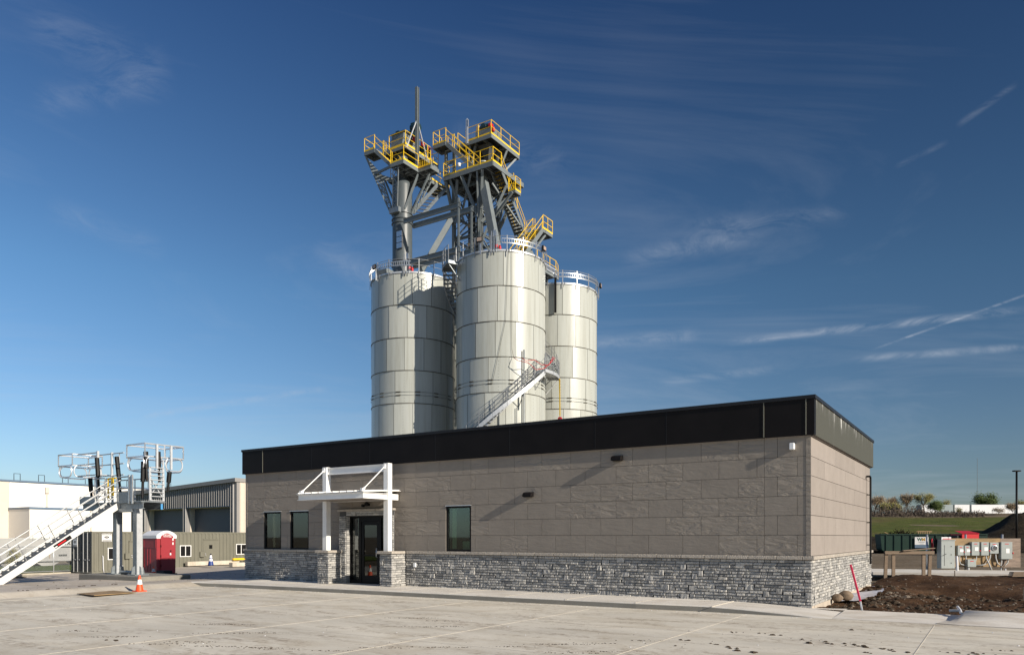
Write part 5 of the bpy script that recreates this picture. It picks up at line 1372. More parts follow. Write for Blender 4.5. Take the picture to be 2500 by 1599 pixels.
b = MB(); b.box((u0 - .05, v0 - .05, z0), (u1 + .06, v1 + .05, z0 + .10)); b.build('skid', 'rubber', PT)
b = MB(); b.bevbox((-33.0, 2.9, -.24), (-32.3, 3.4, -.05), .03); tag(b.build('black_bin', 'rubber'), 'low black rubber block on the ground before the portable toilet', 'rubber block')
b = MB(); b.path([(-31.0, -.1, -.02), (-31.02, -.1, .22), (-31.08, -.05, .30), (-31.18, .0, .30), (-31.25, .05, .22), (-31.25, .05, -.02)], .085, 8); tag(b.build('vent_hood', 'whitepl', smooth=50), 'white bent pipe loop standing at the foot of the platform column', 'pipe')

# ------------------------------------------------------------------ cones and loose sheet
def cone(label, p, h, m, bands, tip=None):
    t = thing('traffic_cone', label, 'traffic cone', p); s = h / .5
    b = MB(); w_ = .155 * s; b.bevbox((p[0] - w_, p[1] - w_, p[2]), (p[0] + w_, p[1] + w_, p[2] + .03 * s), .01); b.build('cone_base', m if tip is None else 'rubber', t)
    b = MB(); b.lathe([(.118 * s, .03 * s), (.112 * s, .05 * s), (.030 * s, .485 * s), (.024 * s, .5 * s), (0, .5 * s)], p, 20); b.build('cone_body', m, t, 40)
    for z0, z1 in bands:
        R_ = lambda z: (.112 + (.030 - .112) * (z - .05) / .435) * s + .003
        b = MB(); b.lathe([(R_(z0), z0 * s), (R_(z1), z1 * s)], p, 20); b.build('reflective_band', 'white', t, True)
    if tip: b = MB(); b.lathe([(.036 * s, .46 * s), (.03 * s, .51 * s), (0, .515 * s)], p, 12); b.build('cone_tip', tip, t)
    return t
cone('orange cone with a white band standing on the lot beside the brown board', (-20.52, -5.44, -.15), .55, 'orange', [(.22, .37)])
cone('small orange cone with a white band in front of the maroon toilet', (-32.17, 2.25, -.20), .42, 'orange', [(.16, .34)])
cone('blue cone with two white bands in front of the olive container', (-40.4, 11.4, -.24), .80, 'blue', [(.20, .30), (.33, .45)], 'rubber')
b = MB(); q = [(-20.80, -7.37), (-19.30, -7.62), (-19.68, -6.06), (-21.01, -6.05)]
zs = (-.125, -.10, -.125, -.115); b.add([(u, v, z) for (u, v), z in zip(q, zs)] + [(u, v, z + .018) for (u, v), z in zip(q, zs)], [(3, 2, 1, 0), (4, 5, 6, 7), (0, 1, 5, 4), (1, 2, 6, 5), (2, 3, 7, 6), (3, 0, 4, 7)])
tag(b.build('timber_sheet', 'ply'), 'flat brown board lying on the concrete near the orange cone', 'board')
# wheel stops and kerbs before the container
b = MB(); b.bevbox((-42.95, 11.2, -.3), (-42.65, 15.4, .0), .02); tag(b.build('concrete_kerb_block', 'kerb'), 'long concrete kerb block along the olive container wall', 'kerb block')
b = MB(); b.bevbox((-39.3, 12.0, -.3), (-38.9, 15.6, -.02), .02); tag(b.build('wheel_stop', 'kerb'), 'concrete wheel stop on the drive nearest the office corner', 'wheel stop')
b = MB(); b.bevbox((-42.6, 14.7, .02), (-42.4, 17.5, .16), .02); b.box((-42.55, 15.9, -.2), (-42.45, 16.0, .02)); tag(b.build('yellow_barrier', 'yellow'), 'low yellow barrier rail beside the olive container', 'barrier')

# ------------------------------------------------------------------ chain-link fence on a low wall
b = MB(); b.box((-45.75, -14, -1.2), (-45.5, 4.9, -.52)); tag(b.build('low_wall', 'block'), 'low pale concrete wall below the chain-link fence', 'wall')
FN = thing('chain_link_fence', 'galvanised chain-link fence on a low wall beside the olive container', 'fence', (-45.6, -2, -.52))
b = MB(); fv0, fv1, fz0, fz1 = -12.0, 4.9, -.48, 1.0; st = .085
n = int((fv1 - fv0) / st); Hf = fz1 - fz0
for i in range(-int(Hf / st), n):
    for s in (1, -1):
        a = fv0 + i * st; c = a + Hf
        p0, p1 = max(a, fv0), min(c, fv1)
        if p1 - p0 < .05: continue
        za, zb = fz0 + (p0 - a), fz0 + (p1 - a)
        if s < 0: za, zb = fz1 - (p0 - a), fz1 - (p1 - a)
        b.bar((-45.62 + s * .003, p0, za), (-45.62 + s * .003, p1, zb), .006, .006)
b.build('mesh', 'galvd', FN)
for v in (-10, -6.8, -3.2, .35, 3.9): MB().tube((-45.58, v, -.52), (-45.58, v, 1.2), .03, 8).build('fence_post', 'galvl', FN, True)
b = MB(); b.tube((-45.58, fv0, -.44), (-45.58, fv1, -.44), .022, 6); b.tube((-45.58, fv0, 1.1), (-45.58, fv1, 1.1), .022, 6); b.build('fence_rail', 'galvl', FN, True)

# ------------------------------------------------------------------ covered hopper railcars in the cut
RU = -92.0
def railcar(label, va, vb, mark):
    t = thing('hopper_railcar', label, 'railcar', (RU - 1.5, (va + vb) / 2, -2.4), group='covered hopper railcars behind the fence')
    zt, zb = 1.42, -1.05
    b = MB(); b.prism([(RU, va + 1.9, zb), (RU, vb - 1.9, zb), (RU, vb - .6, -.1), (RU, vb, .15), (RU, vb, zt), (RU, va, zt), (RU, va, .15), (RU, va + .6, -.1)], (-3.0, 0, 0)); b.build('hull', 'hopper', t)
    b = MB(); b.box((RU + .03, va - .1, zt), (RU - 3.03, vb + .1, zt + .14)); b.box((RU + .02, va, .55), (RU + .06, vb, .62))
    for v in lin(va + .8, vb - .8, 9): b.box((RU + .02, v, zt - .1), (RU + .12, v + .05, zt + .35))
    b.build('roof_walk', 'conduit', t)
    b = MB(); b.box((RU + .06, va - .4, zb - .18), (RU - 3.06, vb + .4, zb + .02)); b.build('side_sill', 'hopper', t)
    b = MB()
    for c in lin(va + 3.6, vb - 3.6, 3): b.prism([(RU - .3, c - 1.5, zb - .2), (RU - .3, c + 1.5, zb - .2), (RU - .3, c + .4, -1.95), (RU - .3, c - .4, -1.95)], (-2.4, 0, 0))
    b.build('hopper_outlet', 'hopper', t)
    for c in (va + 1.0, vb - 1.0):
        b = MB(); b.box((RU - .2, c - 1.1, -1.75), (RU - .5, c + 1.1, -1.45)); b.box((RU - 2.5, c - 1.1, -1.75), (RU - 2.8, c + 1.1, -1.45)); bo = b.build('bogie', 'rubber', t)
        for d in (-.85, .85):
            for uu in (RU - .3, RU - 2.6):
                b = MB(); b.lathe([(0, .06), (.46, .06), (.46, -.06), (0, -.06)], (uu, c + d, -1.95), 16, axis='X'); b.build('wheel', 'rubber', bo, 40)
    b = MB()
    for v in lin(va + 2.6, vb - 2.6, 5): b.box((RU + .062, v, -.85), (RU + .07, v + .09, -.35))
    b.build('marker_strip', 'tan', t)
    if mark:
        text('GATX', .62, MG @ Matrix.Translation((RU + .03, mark, .92)) @ SIDE, 'black', t, 'reporting_mark')
        lettering(t, MG @ Matrix.Translation((RU + .03, mark, .40)) @ SIDE, [(-1.1, 1.1, 0, .09), (-.55, .4, -1.05, .22)], 'black')
railcar('pale grey hopper railcar with black letters beside the container end', 17.6, 34.0, 27.45)
railcar('pale grey hopper railcar at the far left, without letters, seen through the stair', 1.0, 16.4, None)
b = MB()
for uu in (RU - .35, RU - 1.85): b.box((uu - .04, -80, -2.5), (uu + .04, 120, -2.36))
tag(b.build('rail_track', 'seam'), kind='structure')

# ------------------------------------------------------------------ far sheds
MS = thing('metal_shed', 'grey ribbed metal shed with two dark rolled-up shutter doors', 'shed', (-56, 27, -.5))
SU0, SU1, SV = -64.2, -48.78, 19.78
def rz_(u): return 6.42 - (SU1 - u) * .045
shd = [(-55.6, -49.63, -.5, 4.22), (-61.75, -56.1, -.5, 4.19)]
b = MB()
def slab(u0, u1, z0): b.prism([(u0, SV, z0), (u1, SV, z0), (u1, SV, rz_(u1)), (u0, SV, rz_(u0))], (0, .3, 0))
slab(SU0, -61.75, -.6); slab(-61.75, -56.1, 4.19); slab(-56.1, -55.6, -.6); slab(-55.6, -49.63, 4.22); slab(-49.63, SU1, -.6)
b.build('front_wall', 'rwall', MS)
b = MB(); u = SU0 + .1
while u < SU1 - .15:
    z0 = -.5
    for a, c, d, e in shd:
        if a - .12 < u < c + .02: z0 = e + .05
    b.prism([(u, SV, z0), (u + .02, SV - .10, z0), (u + .06, SV - .10, z0), (u + .09, SV, z0)], (0, 0, rz_(u) - z0 - .05)); u += .31
b.build('wall_ribs', 'rwall', MS)
b = MB(); b.box((SU1 - .3, SV + .3, -.6), (SU1, 40, 6.4)); b.build('side_wall', 'rwall_l', MS)
b = MB()
for i in range(52): v = SV + .35 + i * .36; b.box((SU1, v, -.5), (SU1 + .03, v + .06, 6.3))
b.build('side_ribs', 'rwall_l', MS)
b = MB(); b.prism([(SU0, SV - .25, rz_(SU0) - .18), (SU1 + .1, SV - .25, rz_(SU1 + .1) - .18), (SU1 + .1, SV - .25, rz_(SU1) + .14), (SU0, SV - .25, rz_(SU0) + .14)], (0, 20.4, 0)); b.build('roof', 'rwall', MS)
for a, c, d, e in shd:
    s = MB(); s.box((a, SV + .75, d), (c, SV + .85, e))
    for i in range(24): z = -.4 + i * .2; s.box((a, SV + .735, z), (c, SV + .75, z + .03))
    s.build('shutter_door', 'shutter', MS)
    b = MB(); b.box((a - .0, SV + .3, d), (a + .06, SV + .75, e)); b.box((c - .06, SV + .3, d), (c, SV + .75, e)); b.box((a + .06, SV + .3, e - .05), (c - .06, SV + .75, e)); b.build('door_jamb', 'rwall_l', MS)
    MB().box((a - .05, SV - .07, e), (c + .05, SV - .002, e + .06)).build('door_head', 'wtrim', MS)
WB = thing('white_warehouse', 'long white flat-roofed warehouse at the far left with a lower annex', 'warehouse', (-150, 60, -2))
b = MB(); b.box((-175, 42.1, -2.4), (-139.7, 92, 11.2)); b.build('wall', 'wwall', WB)
b = MB(); b.box((-175, 12, -2.4), (-139.75, 42.09, 11.3)); b.build('cream_wall', 'rwall_l', WB)
MB().box((-175.1, 11.9, 11.3), (-139.55, 92.1, 11.6)).build('parapet_cap', 'wtrim', WB)
b = MB(); b.box((-139.7, 42.0, -2.4), (-132.4, 90, 6.4)); b.build('annex', 'wwall', WB)
MB().box((-139.69, 41.9, 6.4), (-132.25, 90.1, 6.75)).build('annex_cap', 'wtrim', WB)
for v, z in ((48.0, 6.8), (62.5, 6.8), (68.0, 6.8), (56, 6.8)):
    b = MB(); b.box((-139.69, v, z), (-139.5, v + .35, 10.2)); b.bevbox((-139.69, v - .15, 9.5), (-139.3, v + .5, 10.6), .05); b.build('downpipe', 'rwall_l', WB)
for v in (52.0, 60, 69, 78): MB().box((-132.4, v, -1.5), (-132.2, v + .3, 6.3)).build('downpipe', 'rwall_l', WB)
b = MB(); b.box((-132.4, 47, -2), (-132.3, 50.5, 1.5)); b.build('door', 'rwall', WB)
def hoop(v, u=-139.9, z=11.6):
    b = MB(); w_ = .5
    b.path([(u, v - w_, z), (u, v - w_, z + 1.15), (u, v + w_, z + 1.15), (u, v + w_, z)], .06, 5); b.build('roof_hoop', 'door_dk', WB)
for v in (43.4, 47.4, 51.5, 55.6, 59.6, 63.6, 68, 72, 76.5, 81, 85): hoop(v)

# ------------------------------------------------------------------ the yard on the right
def Wp(px_, py_, Y): return Vector(((px_ - 1250) / 1832.7 * Y, Y, 1.7 + (1310.2 - py_) / 1832.7 * Y))
# surveyor's stakes, stones, scraps
t = thing('marker_stake', 'pink-topped marker stake leaning in the soil before the office corner', 'stake', (1.16, .20, -.12))
b = MB(); b.bar((1.16, .20, -.14), (1.12, .16, .12), .035, .035, (1, 0, 0)); b.build('stake_foot', 'whitepl', t)
b = MB(); b.bar((1.12, .16, .12), (.92, .02, 1.02), .042, .042, (1, 0, 0)); b.build('stake_shaft', 'pink', t)
b = MB(); b.bar((2.61, 13.04, -.2), (2.61, 13.04, .42), .05, .03, (1, 0, 0)); tag(b.build('wooden_stake', 'wood'), 'short bare wooden stake in the soil before the electrical board', 'stake')
for (x, yy, r_, lab) in ((9.10, 21.0, .13, 'smaller brown boulder against the office footing'), (9.50, 21.35, .17, 'larger brown boulder against the office footing')):
    b = MB(MW); rc.seed(int(r_ * 100)); vs = []
    for i in range(9):
        for j in range(14):
            ph = PI * i / 8; th = 2 * PI * j / 14; d = Vector((math.sin(ph) * math.cos(th), math.sin(ph) * math.sin(th), math.cos(ph)))
            q = r_ * (1 + .22 * mn.noise(d * 1.6 + Vector((x, yy, 0)))); vs.append(Vector((x, yy, -.10 + r_ * .75)) + Vector((d.x * q * 1.15, d.y * q, d.z * q * .9)))
    b.add(vs, [(i * 14 + j, (i + 1) * 14 + j, (i + 1) * 14 + (j + 1) % 14, i * 14 + (j + 1) % 14) for i in range(8) for j in range(14)])
    tag(b.build('boulder', 'rock', smooth=True), lab, 'boulder')
b = grid(lin(.06, .85, 8), lin(3.2, 10.6, 40), lambda u, v: -.16 + .05 * fbm(u, v, 1.7) + .10 * (u - .06)); b.v = [Vector((p.x + .12 * fbm(p.y, p.x, 1.1) * (p.x > .2), p.y, p.z + .03)) for p in b.v]
tag(b.build('foil_sheet', 'geotex', smooth=True), 'crumpled pale plastic sheet along the foot of the office side wall', 'plastic sheet')
b = MB(MW); p = Wp(2346, 1499, 16.9); b.path([p + Vector((0, 0, .03)), p + Vector((.12, .22, .06)), p + Vector((.22, .5, .12))], .032, 8); tag(b.build('pipe_offcut', 'pvc', smooth=50), 'white plastic pipe offcut lying in the soil by the kerb', 'pipe')
b = MB(MW); p = Wp(2318, 1490, 17.3); b.tube(p, p + Vector((.16, -.18, .02)), .03, 8); tag(b.build('pipe_offcut', 'conduit', smooth=50), 'short grey pipe offcut lying in the soil by the kerb', 'pipe')
b = MB(MW); b.bevbox((14.55, 20.2, -.25), (16.2, 21.4, .30), .03); tag(b.build('concrete_block', 'block'), 'pale concrete block in the soil at the right edge', 'block')
# timber stand
TS = thing('timber_stand', 'weathered timber trestle standing in the soil before the green skip', 'trestle', (17.7, 33.6, -.15), MW)
b = MB(MW); b.bar((16.65, 33.55, 1.0), (18.85, 33.55, 1.0), .12, .14); b.build('cross_beam', 'wood', TS)
for x in (16.75, 17.07, 18.42, 18.72):
    MB(MW).bar((x, 33.60 + (.1 if x in (16.75, 18.72) else 0), -.25), (x, 33.60, .94), .14, .07, (0, 1, 0)).build('leg', 'wood', TS)
b = MB(MW); b.bar((17.2, 33.9, -.2), (17.1, 33.65, .9), .06, .04); b.bar((18.85, 33.9, -.2), (18.78, 33.65, .9), .06, .04); b.build('leg_brace', 'wood', TS)
b = MB(MW); b.bar((17.4, 33.45, 1.085), (18.9, 33.6, 1.20), .14, .04); tag(b.build('loose_plank', 'wood'), 'loose grey plank lying askew on the timber trestle', 'plank')
b = MB(MW); b.bevbox((16.1, 35.0, -.2), (16.6, 35.5, .35), .03); tag(b.build('timber_offcut', 'tan'), 'pale timber block on the ground left of the trestle', 'timber')
# concrete strip below the board
b = MB(MW); b.prism([(17.6, 36.6, -.14), (24.5, 34.0, -.14), (26.5, 38.0, -.14), (19.0, 40.6, -.14)], (0, 0, .13)); tag(b.build('yard_path', 'walk'), kind='structure')
b = MB(MW)
for k in range(4): b.box((22.2 + k * .1, 33.3 + k * .12, -.06 + k * .05), (25.5, 33.6 + k * .12, -.02 + k * .05))
tag(b.build('plank_pile', 'wood'), 'low pile of dark planks on the concrete strip at the right edge', 'planks')
# electrical service board
EB = thing('service_board', 'plywood service board on posts carrying grey electrical boxes', 'electrical board', (24.6, 39.7, -.1), MW)
Yb = 39.5; K = Yb / 1832.7
def bx(a): return (2260 + a / 10.03 - 1250) * K
def bz(c): return 1.7 + (1310.2 - (1290 + c / 10.03)) * K
MB(MW).box((bx(560), Yb, bz(935)), (bx(1825), Yb + .04, bz(238))).build('plywood_sheet', 'ply', EB)
MB(MW).box((bx(1830), Yb + .004, bz(945)), (bx(2325), Yb + .044, bz(240))).build('plywood_sheet', 'plyg', EB, label='greyer plywood sheet at the right end')
for a in (60, 1010, 1910): MB(MW).tube((bx(a), Yb + .12, -.25), (bx(a), Yb + .12, bz(140)), .055, 8).build('post', 'galv', EB, True)
def ebox(a, c, d, e, dep, lever, label=None):
    x0, x1, z1, z0 = bx(a), bx(d), bz(c), bz(e)
    b = MB(MW); b.bevbox((x0, Yb - dep, z0), (x1, Yb - .004, z1), .012); o = b.build('meter_box', 'cabinet', EB, label=label)
    b = MB(MW); xm = (x0 + x1) / 2; b.box((xm - .10 * min(1, (x1 - x0) / .5), Yb - dep - .006, z1 - .12), (xm + .10 * min(1, (x1 - x0) / .5), Yb - dep, z1 - .085)); b.build('red_label', 'red', o)
    if lever:
        b = MB(MW); b.box((xm - .04, Yb - dep - .005, z0 + (z1 - z0) * .35), (xm + .14, Yb - dep, z0 + (z1 - z0) * .62)); b.build('white_sticker', 'white', o)
        b = MB(MW); b.box((x1, Yb - dep * .7, z0 + (z1 - z0) * .45), (x1 + .04, Yb - dep * .3, z0 + (z1 - z0) * .8)); b.tube((x1 + .03, Yb - dep * .6, z0 + (z1 - z0) * .5), (x1 + .03, Yb - dep * .9, z0 + (z1 - z0) * .3), .02, 5); b.build('switch_lever', 'black', o)
        b = MB(MW); b.box((x1, Yb - dep - .02, z0 + (z1 - z0) * .32), (x1 + .05, Yb - dep + .02, z0 + (z1 - z0) * .4)); b.build('lever_grip', 'red', o)
    return o
ebox(740, 410, 885, 655, .17, 1); ebox(905, 410, 1045, 655, .17, 1); ebox(1065, 325, 1255, 655, .22, 1); ebox(1295, 325, 1485, 655, .22, 1); ebox(1770, 325, 2045, 745, .26, 1)
mb_ = ebox(1515, 335, 1730, 610, .20, 0, 'grey meter socket with a round glass dial'); ebox(960, 745, 1170, 935, .24, 0)
for c, e in ((400, 480), (580, 660)):
    o = ebox(600, c, 690, e, .10, 0, 'small white-framed outlet box'); b = MB(MW); b.box((bx(615), Yb - .106, bz(e - 12)), (bx(675), Yb - .101, bz(c + 25))); b.build('white_sticker', 'white', o)
b = MB(MW); b.lathe([(0, -.05), (.115, -.05), (.135, -.02), (.135, .0)], (bx(1622), Yb - .20, bz(470)), 20, axis='Y'); b.build('meter_dial', 'steel_dk', mb_, 40)
b = MB(MW); b.lathe([(.12, -.056), (.145, -.045), (.145, .0)], (bx(1622), Yb - .20, bz(470)), 20, axis='Y'); b.build('dial_ring', 'alu', mb_, 40)
cab = MB(MW); cab.bevbox((bx(245), Yb - .50, bz(965)), (bx(580), Yb - .10, bz(275)), .015); cab.box((bx(235), Yb - .54, bz(285)), (bx(590), Yb - .06, bz(268))); cabo = cab.build('main_cabinet', 'cabinet', EB)
b = MB(MW); b.box((bx(320), Yb - .506, bz(900)), (bx(328), Yb - .50, bz(400))); b.tube((bx(275), Yb - .53, bz(655)), (bx(365), Yb - .53, bz(610)), .012, 5)
for c in (420, 620, 820): b.box((bx(480), Yb - .512, bz(c + 25)), (bx(495), Yb - .50, bz(c)))
b.build('cabinet_handle', 'rubber', cabo)
b = MB(MW); b.box((bx(270), Yb - .45, bz(265)), (bx(425), Yb - .42, bz(205))); b.box((bx(440), Yb - .45, bz(265)), (bx(500), Yb - .42, bz(205))); b.build('warning_label', 'whitepl', cabo)
b = MB(MW); b.box((bx(290), Yb - .452, bz(260)), (bx(495), Yb - .451, bz(238))); b.build('red_label', 'red', cabo)
def cond(pts, r_=.03, m='conduit'):
    MB(MW).path([Vector((bx(a), Yb - d, bz(c))) for a, c, d in pts], r_, 8).build('conduit', m, EB, True)
cond([(800, 655, .1), (800, 800, .1), (830, 870, .1), (960, 900, .1)]); cond([(960, 660, .1), (955, 850, .1)], .025)
cond([(1440, 655, .12), (1445, 730, .14), (1500, 880, .2), (1570, 1085, .25)], .035); cond([(1555, 615, .1), (1550, 700, .1), (1500, 800, .12), (1400, 880, .12), (1200, 900, .12)], .032)
cond([(1680, 615, .1), (1680, 720, .12), (1720, 850, .14), (1800, 905, .15), (1820, 800, .12), (1825, 745, .1)], .035); cond([(1985, 745, .12), (1970, 830, .12), (1900, 905, .12), (1870, 915, .12)], .032)
cond([(1215, 655, .1), (1210, 760, .1), (1180, 800, .1)], .025); cond([(1010, 935, .12), (1010, 1090, .12)], .06); cond([(1780, 960, .2), (1780, 1090, .2)], .035); cond([(1920, 980, .1), (1925, 1100, .1)], .04, 'pvc')
cond([(1720, 1095, .4), (1860, 880, .3)], .02, 'wood')
b = MB(MW); b.tube((bx(395) + .1, Yb - 1.2, -.12), (bx(395) + .07, Yb - 1.2, bz(655)), .065, 10); tag(b.build('pvc_standpipe', 'pvc', smooth=50), 'pale plastic pipe standing upright before the tall grey cabinet', 'pipe')
t = thing('cable_bundle', 'bundle of dark and pink cables hanging on a post left of the tall cabinet', 'cables', (bx(120), Yb, .2), MW)
for k, (m_, a) in enumerate((('black', 80), ('black', 110), ('pink', 130), ('black', 160), ('red', 100), ('black', 190), ('black', 210))):
    MB(MW).path([Vector((bx(a + rc.uniform(-10, 10)), Yb - .1 - .02 * k, bz(230 + rc.uniform(0, 30)))), Vector((bx(a + 15), Yb - .15, bz(400))), Vector((bx(a + rc.uniform(-10, 15)), Yb - .12, bz(520 + rc.uniform(0, 60))))], .03 if m_ == 'black' else .018, 6).build('cable', m_, t, True)
# skip with a name board
Ys = 0.; GF = Matrix.Translation((Wp(2153, 1310, 82).x, 82, 0)) @ Matrix.Rotation(R(-12), 4, 'Z'); a0, a1 = 0., 10.4
GS = thing('green_skip', 'long dark green roll-off skip carrying a white name board', 'skip', (4.8, 1.1, 0), GF)
zt = Wp(0, 1303, 80).z; zb = Wp(0, 1347, 80).z
b = MB(GF)
b.prism([(a0, Ys, zb + .25), (a0 + .25, Ys, zb), (a1, Ys, zb), (a1, Ys, zt), (a0 - .15, Ys, zt)], (0, 2.3, 0)); b.build('bin_body', 'green', GS)
b = MB(GF)
for i in range(12): x = a0 + .4 + (a1 - a0 - .5) * i / 12; b.box((x, Ys - .08, zb + .05), (x + .10, Ys, zt - .08))
b.box((a0 - .15, Ys - .1, zt - .10), (a1, Ys - .002, zt + .02)); b.build('bin_ribs', 'green', GS)
b = MB(GF); b.box((a1 - 3.6, Ys - .16, zt - .85), (a1 - 2.9, Ys - .1, zt + .08)); b.build('bin_end_door', 'green2', GS)
p0, p1 = Vector((3.25, 0, zt - .32)), Vector((4.6, 0, zt - 1.15))
b = MB(GF); b.box((p0.x, Ys - .2, p1.z), (p1.x, Ys - .17, p0.z)); sg = b.build('name_board', 'white', GS)
MB(GF).box((p0.x, Ys - .2, p1.z - .35), (p1.x, Ys - .17, p1.z - .01)).build('lower_board', 'wtrim', GS)
xm = (p0.x + p1.x) / 2; zm = (p0.z + p1.z) / 2
FW = Matrix(((1, 0, 0, 0), (0, 0, -1, 0), (0, 1, 0, 0), (0, 0, 0, 1)))
text('W', .46, GF @ Matrix.Translation((xm - .20, Ys - .205, zm + .14)) @ FW, 'wm_green', sg, 'green_letter', .01); text('M', .46, GF @ Matrix.Translation((xm + .18, Ys - .205, zm + .14)) @ FW, 'wm_gold', sg, 'gold_letter', .01)
lettering(sg, GF @ Matrix.Translation((xm, Ys - .203, zm - .19)) @ FW, [(-.3, .3, 0, .10), (-.2, .2, -.16, .06)], 'conduit')
b = MB(GF)
for i in range(160):
    x = a0 + .3 + rc.random() * (a1 - a0 - 3); r_ = rc.uniform(.1, .35)
    if x < a0 + 3.6: b.bar((x, Ys + 1.0 + rc.uniform(-.7, .7), zt - .2), (x + rc.uniform(-.5, .5), Ys + 1 + rc.uniform(-.7, .7), zt + rc.uniform(.0, .65) * math.exp(-((x - a0 - 2.2) / .9) ** 2) + .05), .04, .05)
tag(b.build('brush_waste', 'soild'), 'heap of dark brush waste rising from the green skip', 'waste')
b = MB(GF); b.bar((a0 + .3, Ys + .3, zt + .2), (a0 + .95, Ys + .5, zt - .1), .2, .05)
for i in range(6): b.box((a0 + 3.7 + i * .22, Ys + .3, zt - .1), (a0 + 3.8 + i * .22, Ys + .33, zt + .28))
b.box((a0 + 3.6, Ys + .34, zt + .20), (a0 + 5.1, Ys + .37, zt + .34)); tag(b.build('broken_pallet', 'ply'), 'broken timber pallet poking out of the green skip', 'pallet')
RB = thing('red_bin', 'red metal bin with a sloped lid beyond the service board', 'bin', (Wp(2360, 1310, 76).x, 76, .2), MW)
x0, x1 = Wp(2325, 1310, 76).x, Wp(2375, 1310, 76).x; z1 = Wp(0, 1298, 76).z
b = MB(MW); b.prism([(x0 + .4, 75, 0), (x1, 75, 0), (x1, 75, z1 - .18), (x0 + .4, 75, z1 - .18)], (0, 2, 0)); b.build('bin_body', 'red', RB)
b = MB(MW); b.prism([(x0 + .3, 74.9, z1 - .17), (x1 + .05, 74.9, z1 - .17), (x1 - .1, 76.5, z1 + .08), (x0 + .6, 76.5, z1 + .08)], (0, .12, .04)); b.build('lid', 'red', RB)
b = MB(MW); b.box((x0, 75.2, 0), (x0 + .39, 76.8, z1 - .35)); b.build('bin_pocket', 'rubber', RB)
# street light, thin mast
LP = thing('light_pole', 'tall black light pole with a short flat lamp head', 'street lamp', (Wp(2482, 1300, 70).x, 70, -.2), MW)
px_ = Wp(2482, 1300, 70).x; zt_ = Wp(0, 1151, 70).z
MB(MW).tube((px_, 70, -.3), (px_, 70, zt_), .11, 8, .085).build('pole', 'black', LP, True)
MB(MW).bevbox((px_ - .32, 69.8, zt_), (px_ + .32, 70.2, zt_ + .12), .03).build('lamp_head', 'black', LP)
p = Wp(2386, 1250, 420); MB(MW).tube((p.x, 420, 5), (p.x, 420, Wp(0, 1120, 420).z), .16, 5, .10)
b = MB(MW); b.tube((p.x, 420, 5), (p.x, 420, Wp(0, 1118, 420).z), .14, 5, .10); tag(b.build('radio_mast', 'steel'), 'very thin far-off radio mast rising above the trailers', 'mast')
# semi-trailers parked on the bank
def trailer(a, c, m, label, Y=228):
    x0, x1 = Wp(a, 0, Y).x, Wp(c, 0, Y).x; z1 = Wp(0, 1231.5, Y).z; z0 = z1 - 2.75
    t = thing('semi_trailer', label, 'trailer', ((x0 + x1) / 2, Y + 1.2, z0 - 1.1), MW, group='semi-trailers parked on the bank')
    b = MB(MW); b.box((x0 + .3, Y, z0), (x1, Y + 2.5, z1)); b.build('trailer_box', m, t)
    b = MB(MW); b.box((x0 + .2, Y - .02, z0 - .12), (x1 + .05, Y + 2.52, z0)); b.box((x0, Y - .02, z0), (x0 + .29, Y + 2.5, z1 + .02))
    for i in range(int((x1 - x0) / 1.2)): b.box((x0 + .5 + i * 1.2, Y - .03, z0), (x0 + .56 + i * 1.2, Y, z0 + .5))
    b.build('frame_rail', 'steel', t)
    for k in (1.4, 2.6):
        b = MB(MW); b.lathe([(0, -.12), (.5, -.12), (.5, .12), (0, .12)], (x1 - k, Y + .2, z0 - .65), 14, axis='Y'); b.build('wheel', 'rubber', t, 40)
trailer(2249, 2294, 'trailer', 'white semi-trailer half hidden behind the yellow-green bush'); trailer(2297, 2327, 'trailerg', 'grey-green semi-trailer between two white ones')
trailer(2329, 2367, 'trailer', 'short white semi-trailer just left of the longest one'); trailer(2370, 2476, 'trailer', 'longest white semi-trailer, in the middle of the row'); trailer(2478, 2600, 'trailer', 'white semi-trailer at the right edge behind the light pole')

